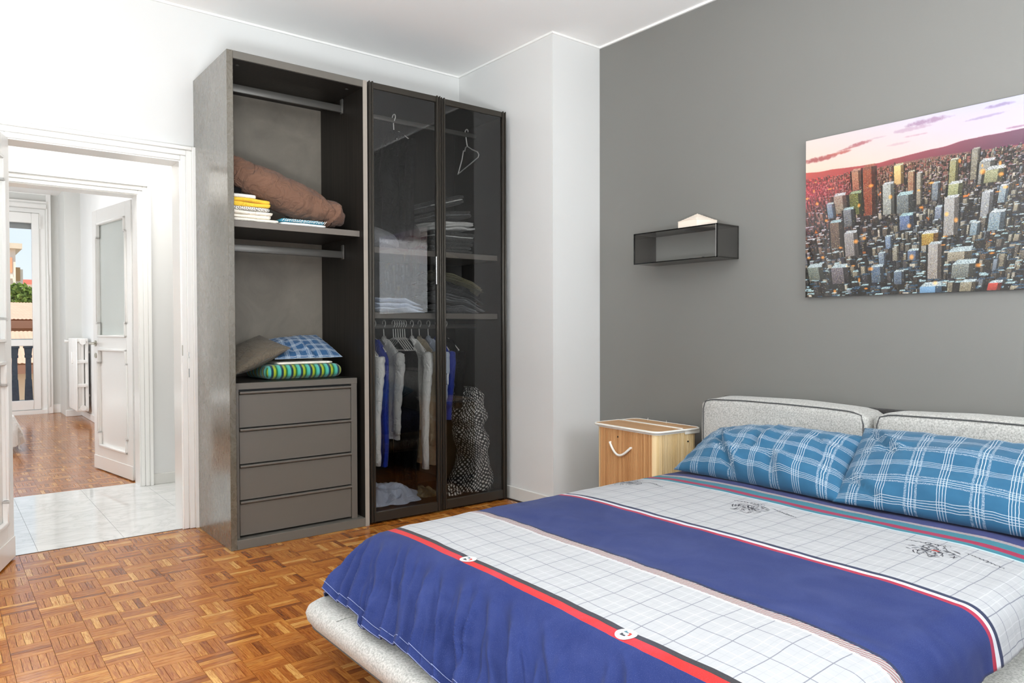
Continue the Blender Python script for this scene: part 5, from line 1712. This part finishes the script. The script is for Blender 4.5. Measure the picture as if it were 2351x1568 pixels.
# long brown pillow slumped over the linen
path = [(1.262, 4.06, 2.035), (1.30, 4.06, 2.02), (1.36, 4.06, 1.985), (1.45, 4.06, 1.955), (1.55, 4.06, 1.912), (1.64, 4.05, 1.880), (1.72, 4.05, 1.852), (1.78, 4.04, 1.836), (1.83, 4.03, 1.816), (1.87, 4.02, 1.792), (1.895, 4.01, 1.768)]
rad = [(.014, .068), (.045, .075), (.085, .085), (.115, .096), (.12, .102), (.12, .104), (.115, .094), (.108, .076), (.112, .084), (.075, .052), (.012, .014)]
def bol(i, j):
    f = i * (len(path) - 1)
    k = min(int(f), len(path) - 2)
    u = f - k
    u2 = u * u * (3 - 2 * u) * .5 + u * .5
    c = Vector(path[k]).lerp(Vector(path[k + 1]), u2)
    ry = rad[k][0] + (rad[k + 1][0] - rad[k][0]) * u2
    rz = rad[k][1] + (rad[k + 1][1] - rad[k][1]) * u2
    tdir = (Vector(path[min(k + 1, len(path) - 1)]) - Vector(path[k])).normalized()
    nrm = Vector((-tdir.z, 0, tdir.x))
    a = 2 * math.pi * j
    w = 1 + .05 * nz(c.x * 6, math.sin(a) * 1.5, math.cos(a) * 1.5)
    # folds across the slumped end
    amt = max(0, min(1, (i - .40) / .2))
    x = i * 22 + 1.1 * math.sin(a + 1) + 1.4 * nz(i * 6, math.sin(a), math.cos(a))
    ridge = abs(math.sin(x * .8)) ** .6
    w += amt * .17 * (ridge - .6) + .05 * nz(i * 26, math.sin(a) * 4, math.cos(a) * 4)
    p = c + nrm * (rz * math.cos(a) * w) + Vector((0, 1, 0)) * (ry * math.sin(a) * w)
    if p.z < SZ + .0015 + (.041 if p.x < 1.77 else 0):
        p.z = SZ + .0015 + (.041 if p.x < 1.77 else 0)
    return (tuple(p), (i, j))
bm_ = MB().grid(bol, 150, 56)
bp = obj('brown_pillow', bm_, C_BROWN, sharp=180)
tag(bp, 'long crumpled brown pillow lying across the upper shelf of the open wardrobe', 'pillow')
mb = MB().tube([(1.256, 4.0565, 1.972), (1.252, 4.055, 2.0), (1.256, 4.058, 2.06), (1.285, 4.07, 2.10)], .004, 6)
obj('end_seam', mb, C_BROWN, bp)

# on top of the drawers
CT = CZ1 + .001
c_ = pillow_mesh((1.222, 3.92, .905), (1.56, 3.965, 1.045), (1.50, 4.30, 1.115), (1.232, 4.27, .985), .05, .075, (-.30, -.35, .9), 21, 34, 34, .45, .45, pinch=.03, wr=.35, zmin=CT + .0005)
cu = obj('grey_cushion', c_, C_TAUPE, sharp=180)
for v in cu.data.vertices:
    v.co.x = max(v.co.x, UX0 + t + .002 - cu.location.x)
tag(cu, 'brown grey woven cushion leaning on top of the drawers', 'cushion')
obj('cushion_zip', MB().tube([(1.225, 3.928, .903), (1.33, 3.955, .945), (1.45, 3.968, .995), (1.555, 3.966, 1.043)], .003, 6), PIPE, cu)
def tw(p, t_):
    q = Vector(p)
    q.z += .002 * nz(q.x * 12, q.y * 10)
    q.y += .006 * (1 - (t_[2]) ** 2) * -1 if t_[1] < 0 else 0
    return q
tb_ = MB().softbox((1.648, 4.16, CT + .040), (.226, .19, .040), .036, .003, 14, tw)
tag(obj('striped_towel', tb_, TOWEL, sharp=180), 'green turquoise and navy striped towel folded on top of the drawers', 'towel')
wc = MB().softbox((1.66, 4.13, CT + .088), (.16, .14, .0075), .007, .002, 8)
tag(obj('white_cloth', wc, C_CREAM, sharp=180), 'white folded cloth between striped towel and plaid pillowcase', 'linen')
pc_ = pillow_mesh((1.475, 3.985, .982), (1.885, 3.99, .985), (1.845, 4.28, 1.115), (1.545, 4.30, 1.09), .035, .02, (-.05, -.35, .9), 33, 40, 30, .46, .36, pinch=.0, wr=.8, zmin=CT + .098,
                  creases=((.62, .0, .5, .55, .03, -.016), (.3, .1, .25, .8, .04, -.008)))
tag(obj('plaid_pillowcase', pc_, PLAID2, sharp=180), 'folded blue plaid pillowcase on the striped towel in the wardrobe', 'pillow')

# ================================================================== INSIDE THE GLASS WARDROBE
def hanger(mb, x, yc, zrail, half, drop, gauge=.0032, zig=False, bar=True, lean=0.0):
    """wire hanger in a plane of constant x, hook over the rail"""
    hk = []
    for k in range(11):
        a = R(200 - 215 * k / 10)
        hk.append((x, yc + .020 * math.cos(a) * -1, zrail + .016 + .020 * math.sin(a)))
    nk = (x, yc, zrail - .075)
    hk += [(x, yc + .006, zrail - .02), nk]
    mb.tube(hk, gauge, 6)
    a, b = (x + lean, yc - half, nk[2] - drop), (x - lean, yc + half, nk[2] - drop)
    mb.tube([nk, (x + lean * .3, yc - half * .35, nk[2] - drop * .18), a], gauge, 6)
    mb.tube([nk, (x - lean * .3, yc + half * .35, nk[2] - drop * .18), b], gauge, 6)
    if bar:
        mb.tube([a, b], gauge, 6)
    return mb
def garment(x, zr, zhem, mat, label, name='shirt', cat='clothing', half=.205, thick=.032, near=.21, seed=0, sleeves=True, sl_len=.58, group='clothes on the lower rail', hang=True, hem_slope=0.0, flare=1.0, lean=0.0, collar=True):
    zs0 = zr - .085                       # collar height
    yc = RY
    r_ = thing(name, label, cat, (x, yc, zhem), 0, group)
    def g(i, j):
        # i down the body, j round it
        z = zs0 - (zs0 - zhem) * i
        k = min(1, i * (zs0 - zhem) / .115)
        sh = .055 + (half - .055) * k ** .75
        sh *= (1 + (flare - 1) * max(0, i - .2)) * (1 - .10 * max(0, i - .25))
        a = 2 * math.pi * j
        ca, sa = math.cos(a), math.sin(a)
        th = thick * (.55 + .45 * min(1, i * 4)) * (1 + .45 * math.sin(ca * 7 + seed * 1.7 + i * 2.0) * min(1, i * 2) + .25 * nz(ca * 3, i * 4, seed))
        y = yc + sh * ca
        xx = x + lean * i + th * sa + .010 * nz(ca * 2, i * 3, seed + 5) * min(1, i * 3) * 2
        z2 = z + (hem_slope * (y - yc) if i > .9 else 0) + .006 * nz(ca * 5, i * 6, seed)
        return ((xx, y, z2), (y, z))
    mb = MB().grid(g, 46, 44)
    top = [i_ for i_ in range(45)]
    obj('body', mb, mat, r_, sharp=180)
    if sleeves:
        for sg in (-1, 1):
            y0 = yc + sg * (half - .02)
            P = [(x, y0, zs0 - .085), (x - .006, y0 + sg * .022, zs0 - .16), (x - .018, y0 + sg * .024, zs0 - .30), (x - .022, y0 + sg * .012, zs0 - .44), (x - .012, y0 - sg * .004, zs0 - .085 - sl_len)]
            Q, rr = [], []
            for k in range(25):
                f = k / 24 * 4
                m_ = min(int(f), 3)
                u = f - m_
                Q.append(Vector(P[m_]).lerp(Vector(P[m_ + 1]), u) + Vector((.006 * nz(k * .5, seed, sg), .004 * nz(k * .7, seed + 3, sg), 0)))
                rr.append((.052 - .020 * k / 24) * (1 + .16 * nz(k * .8, seed * 2, 7)) * (.45 if k == 0 else 1))
            obj('sleeve', MB().tube(Q, rr, 14, flat=.62), mat, r_, sharp=180)
        if collar:
            obj('collar', MB().tube([(x - .012, yc - .06, zs0 - .028), (x - .016, yc - .03, zs0 - .004), (x, yc, zs0 + .008), (x + .012, yc + .03, zs0 - .004), (x + .012, yc + .05, zs0 - .02)], .016, 8), mat, r_)
    if hang:
        obj('wire_hanger', hanger(MB(), x, yc, zr, half * .86, .085), WIRE, r_)
    return r_
garment(2.045, RB, .33, C_CHAR, 'dark trousers hanging at the open-unit end of the lower rail', 'trousers', half=.13, sleeves=False, seed=2, thick=.03, flare=.9)
garment(2.108, RB - .02, .40, C_WHITE, 'white shirt nearest the open unit on the lower rail', seed=1, sl_len=.66, hem_slope=.1)
garment(2.176, RB, .29, C_ROYAL, 'shiny royal blue garment behind the white shirt', 'blue_gown', half=.175, sleeves=False, seed=4, thick=.030, flare=.8)
garment(2.245, RB, .46, C_LGREY, 'light grey shirt with crumpled shoulders next to the blue garment', seed=6, sl_len=.50)
for k in range(5):
    mb = hanger(MB(), 2.314 + .017 * k, RY, RB, .15, .08, bar=True)
    tag(obj('wire_hanger', mb, WIRE), ('first', 'second', 'third', 'fourth', 'fifth')[k] + ' empty white wire hanger of the close row of five, counted from the open unit', 'hanger', 'empty hangers on the lower rail')
garment(2.398, RB, .12, C_BLACK, 'long plain black garment between the empty hangers and the white shirt', 'black_gown', half=.165, sleeves=False, seed=8, thick=.018)

garment(2.450, RB, .50, C_WHITE, 'white shirt with a long sleeve after the row of empty hangers', seed=9, sl_len=.74, thick=.018)
garment(2.508, RB, .27, C_BEIGE, 'beige top reaching low, just before the middle stile', 'beige_coat', half=.19, seed=11, sl_len=.60, flare=1.05)
garment(2.576, RB, .26, C_PBLUE, 'pale blue shirt behind the middle stile', seed=13, sl_len=.62)
garment(2.645, RB, .55, C_ROYAL, 'dark royal blue shirt behind the handle stile of the corner-side door', seed=15, sl_len=.3, half=.17)
garment(2.712, RB, .80, C_BLACK, 'short black coat at the corner end of the lower rail', 'black_coat', seed=17, sl_len=.34, half=.19)
# upper rail
jk = garment(2.325, RT, 1.69, C_BLACK, 'black jacket with silver pins hanging on the upper rail', 'black_jacket', seed=19, thick=.07, half=.22, sl_len=.60, group=None)
mb = MB()
for z in (2.05, 1.97, 1.89):
    mb.tube([(2.262, 4.05, z), (2.258, 4.06, z - .035)], .003, 6)
mb.box(2.262, 2.268, 4.06, 4.085, 2.28, 2.288).box(2.264, 2.27, 4.01, 4.03, 2.33, 2.338).box(2.262, 2.27, 3.99, 4.005, 2.22, 2.235)
obj('pin', mb, CHROME, jk, smooth=False)
hm_ = MB()
hx = 2.893
hk = [(hx, 4.15 + .018 * math.cos(R(a)), RT + .016 + .018 * math.sin(R(a))) for a in range(190, -61, -25)]
hm_.tube(hk + [(hx, 4.155, RT - .03), (hx - .004, 4.14, RT - .07), (hx - .004, 4.135, RT - .085)], .0038, 7)
hm_.tube([(hx - .004, 4.135, RT - .085), (hx - .015, 4.06, RT - .125), (hx - .022, 3.99, RT - .155), (hx - .022, 3.975, RT - .175), (hx - .020, 3.985, RT - .19), (hx + .0, 4.12, RT - .215), (hx + .028, 4.30, RT - .245), (hx + .036, 4.305, RT - .235), (hx + .030, 4.25, RT - .15), (hx + .022, 4.22, RT - .095), (hx + .012, 4.19, RT - .105), (hx + .006, 4.17, RT - .085), (hx - .004, 4.135, RT - .085)], .0038, 7)
tag(obj('wire_hanger', hm_, WIRE), 'single empty white wire hanger on the upper rail', 'hanger')

# folded clothes on the two shelves
def trousers(x0, x1, y0, y1, z0, h, mat, label, seed, tilt=0.0, lining=None, tx=0.0, layers=2, group='folded clothes on the upper glass shelf'):
    r_ = thing('folded_trousers', label, 'clothing', ((x0 + x1) / 2, (y0 + y1) / 2, z0), 0, group)
    obj('fold', folded(x0, x1, y0, y1, z0, h, seed, layers, .007, tilt, tiltx=tx), mat, r_, sharp=80)
    if lining:
        mb = folded(x0 + .01, x1 - .006, y0 - .002, y1 - .01, z0 + h * .42, h * .16, seed + 3, 1, .004, tilt, (x0, (y0 + y1) / 2, z0), tx)
        obj('pale_lining', mb, lining, r_, sharp=80)
    return r_
q0 = S1 + .001
trousers(2.46, 2.80, 3.935, 4.30, q0, .075, C_CHAR, 'charcoal trousers at the bottom of the upper stack behind glass', 1, layers=3)
trousers(2.47, 2.815, 3.935, 4.30, q0 + .077, .060, C_CHAR, 'charcoal trousers with a pale rolled end in the upper stack', 2, lining=C_LGREY)
tag(obj('folded_shirt', folded(2.47, 2.81, 3.93, 4.28, q0 + .138, .055, 3, 3, .012, R(-4)), C_LGREY, sharp=80), 'light grey crumpled shirt in the middle of the upper stack', 'clothing', 'folded clothes on the upper glass shelf')
trousers(2.47, 2.79, 3.93, 4.28, q0 + .200, .050, C_CHAR, 'dark folded trousers second from the top of the upper stack', 4, R(-7), C_GREY)
trousers(2.47, 2.75, 3.94, 4.28, q0 + .262, .055, C_CHAR, 'dark folded trousers tilted on top of the upper stack', 5, R(-15), C_LGREY)
ob = MB().softbox((2.395, 4.14, q0 + .085), (.055, .13, .085), .045, .02, 10, lambda p, t_: Vector(p) + Vector((0, 0, .02 * nz(p[0] * 12, p[1] * 12, 1))))
tag(obj('dark_bundle', ob, C_CHAR, sharp=180), 'dark bundled garment squeezed between upper stack and black jacket', 'clothing')
bl_ = MB().softbox((2.14, 4.12, q0 + .065), (.125, .17, .065), .06, .012, 10, lambda p, t_: Vector(p) + Vector((0, 0, .012 * nz(p[0] * 8, p[1] * 8, 1) - .25 * max(0, p[0] - 2.1) * (1 if t_[2] > -.5 else 0))))
tag(obj('folded_blanket', bl_, C_GREY, sharp=180), 'grey folded blanket at the open-unit end of the upper glass shelf', 'blanket')
# lower shelf: slumped shirts with pointing collars
def slump(c, size, mat, label, seed, rz, tilt, name='folded_shirt'):
    """loose folded shirt: a limp sheet pair whose free corners droop"""
    w_, d_, h_ = size
    Mx = Matrix.Translation(Vector(c)) @ Matrix.Rotation(rz, 4, 'Z') @ Matrix.Rotation(tilt, 4, 'Y')
    mb = MB()
    for ly in range(3):
        def q(i, j, ly=ly):
            x, y = (i - .5) * w_ * (1 - .05 * ly), (j - .5) * d_ * (1 - .06 * ly)
            z = (ly + 1) * h_ / 3 + .012 * nz(i * 4 + seed, j * 4, ly) + .010 * math.sin(j * 14 + seed + ly) * i
            z -= .16 * max(0, i - .62) ** 1.3 * w_ * 2
            return (tuple(Mx @ Vector((x, y, z))), (i, j))
        def q2(i, j, ly=ly):
            a = q(i, j)
            v = Vector(a[0]) - Vector((0, 0, h_ / 3 * .8 * min(1, 6 * min(i, 1 - i, j, 1 - j))))
            return (tuple(v), a[1])
        mb.grid(q, 22, 22)
        mb.grid(q2, 22, 22, flip=True)
    mb.v = [(p[0], max(p[1], 3.905), max(p[2], S2 + .001)) if True else p for p in mb.v]
    return tag(obj(name, mb, mat, sharp=180, weld=True), label, 'clothing', 'folded clothes on the lower glass shelf')
slump((2.66, 4.10, S2 + .002), (.40, .34, .05), C_GREY, 'grey folded shirts at the bottom of the lower glass stack', 1, R(4), 0)
slump((2.70, 4.10, S2 + .065), (.40, .34, .05), C_GREY, 'slate grey shirt with a corner pointing out of the lower glass stack', 3, R(-8), R(9))
slump((2.70, 4.11, S2 + .13), (.40, .32, .05), C_CHAR, 'dark grey shirt in the middle of the lower glass stack', 5, R(6), R(11))
slump((2.72, 4.11, S2 + .195), (.38, .32, .05), C_OLIVE, 'olive grey shirt slumped on top of the lower glass stack', 7, R(-12), R(14))
slump((2.25, 4.12, S2 + .002), (.36, .34, .09), C_PBLUE, 'pale blue folded clothes behind the picture reflection on the lower glass shelf', 9, R(3), 0)

# spotted fabric bag at the corner end
def bag(i, j):
    z = .062 + .69 * i
    k = i
    # pinched waist and slumped top
    w_ = .092 + .03 * math.sin(k * 11 + 1) - .05 * math.exp(-((k - .62) / .07) ** 2) + .02 * nz(k * 5, 3)
    d_ = .16 - .03 * k - .02 * math.exp(-((k - .62) / .07) ** 2)
    if k > .93:
        w_ *= (1 - (k - .93) / .07 * .8)
        d_ *= (1 - (k - .93) / .07 * .5)
    a = 2 * math.pi * j
    x = 2.868 + .02 * math.sin(k * 6) + w_ * math.copysign(abs(math.cos(a)) ** .7, math.cos(a)) + .012 * nz(k * 9, math.sin(a) * 2, math.cos(a) * 2)
    y = 4.085 + d_ * math.copysign(abs(math.sin(a)) ** .7, math.sin(a)) + .016 * nz(k * 10, math.sin(a) * 2, math.cos(a) * 3)
    x = min(x, GI1 - .004)
    y = max(y, 3.91)
    if k < .05:
        x += -.02 * (1 - k / .05)
    return ((x, y, z), (j * .9, k * .69))
bg = obj('spotted_bag', MB().grid(bag, 70, 64), HOUND, sharp=180)
tag(bg, 'black and white spotted fabric bag standing on the glass wardrobe floor', 'bag')
# trailing hem of the bag and crumpled laundry on the bottom
def crumple(cx, cy_, a_, b_, h_, seed, z0, rough=1.0):
    def q(i, j):
        r_ = i ** .8
        t_ = 2 * math.pi * j
        edge = 1 + .16 * nz(math.cos(t_) * 2, math.sin(t_) * 2, seed) + .05 * math.sin(t_ * 9 + seed)
        x = cx + a_ * r_ * math.cos(t_) * edge
        y = cy_ + b_ * r_ * math.sin(t_) * edge
        z = z0 + h_ * (1 - r_ ** 2.2) * (.75 + .5 * nz(x * 9, y * 9, seed))
        rid = abs(nz(x * 14 + seed, y * 14, seed)) * 2
        z += rough * .035 * (1 - rid) * (1 - r_ ** 4) * 1.0 + .012 * math.sin(t_ * 11 + 3 * r_) * r_ * (1 - r_ * .6)
        return ((x, max(y, 3.905), max(z, z0 + .001)), (x, y))
    return MB().grid(q, 44, 90)
tag(obj('crumpled_sheet', crumple(2.245, 4.15, .235, .21, .085, 3, .0615), C_PBLUE, sharp=180), 'crumpled pale blue sheet on the glass wardrobe floor', 'laundry')
tag(obj('crumpled_cloth', crumple(2.50, 4.15, .10, .16, .035, 8, .0615, .6), C_OLIVE, sharp=180), 'dull crumpled cloth beside the pale blue sheet on the wardrobe floor', 'laundry')
tag(obj('crumpled_bag_hem', crumple(2.655, 4.02, .085, .10, .05, 5, .0615, .7), HOUND, sharp=180), 'spotted cloth heap at the foot of the spotted bag', 'laundry')
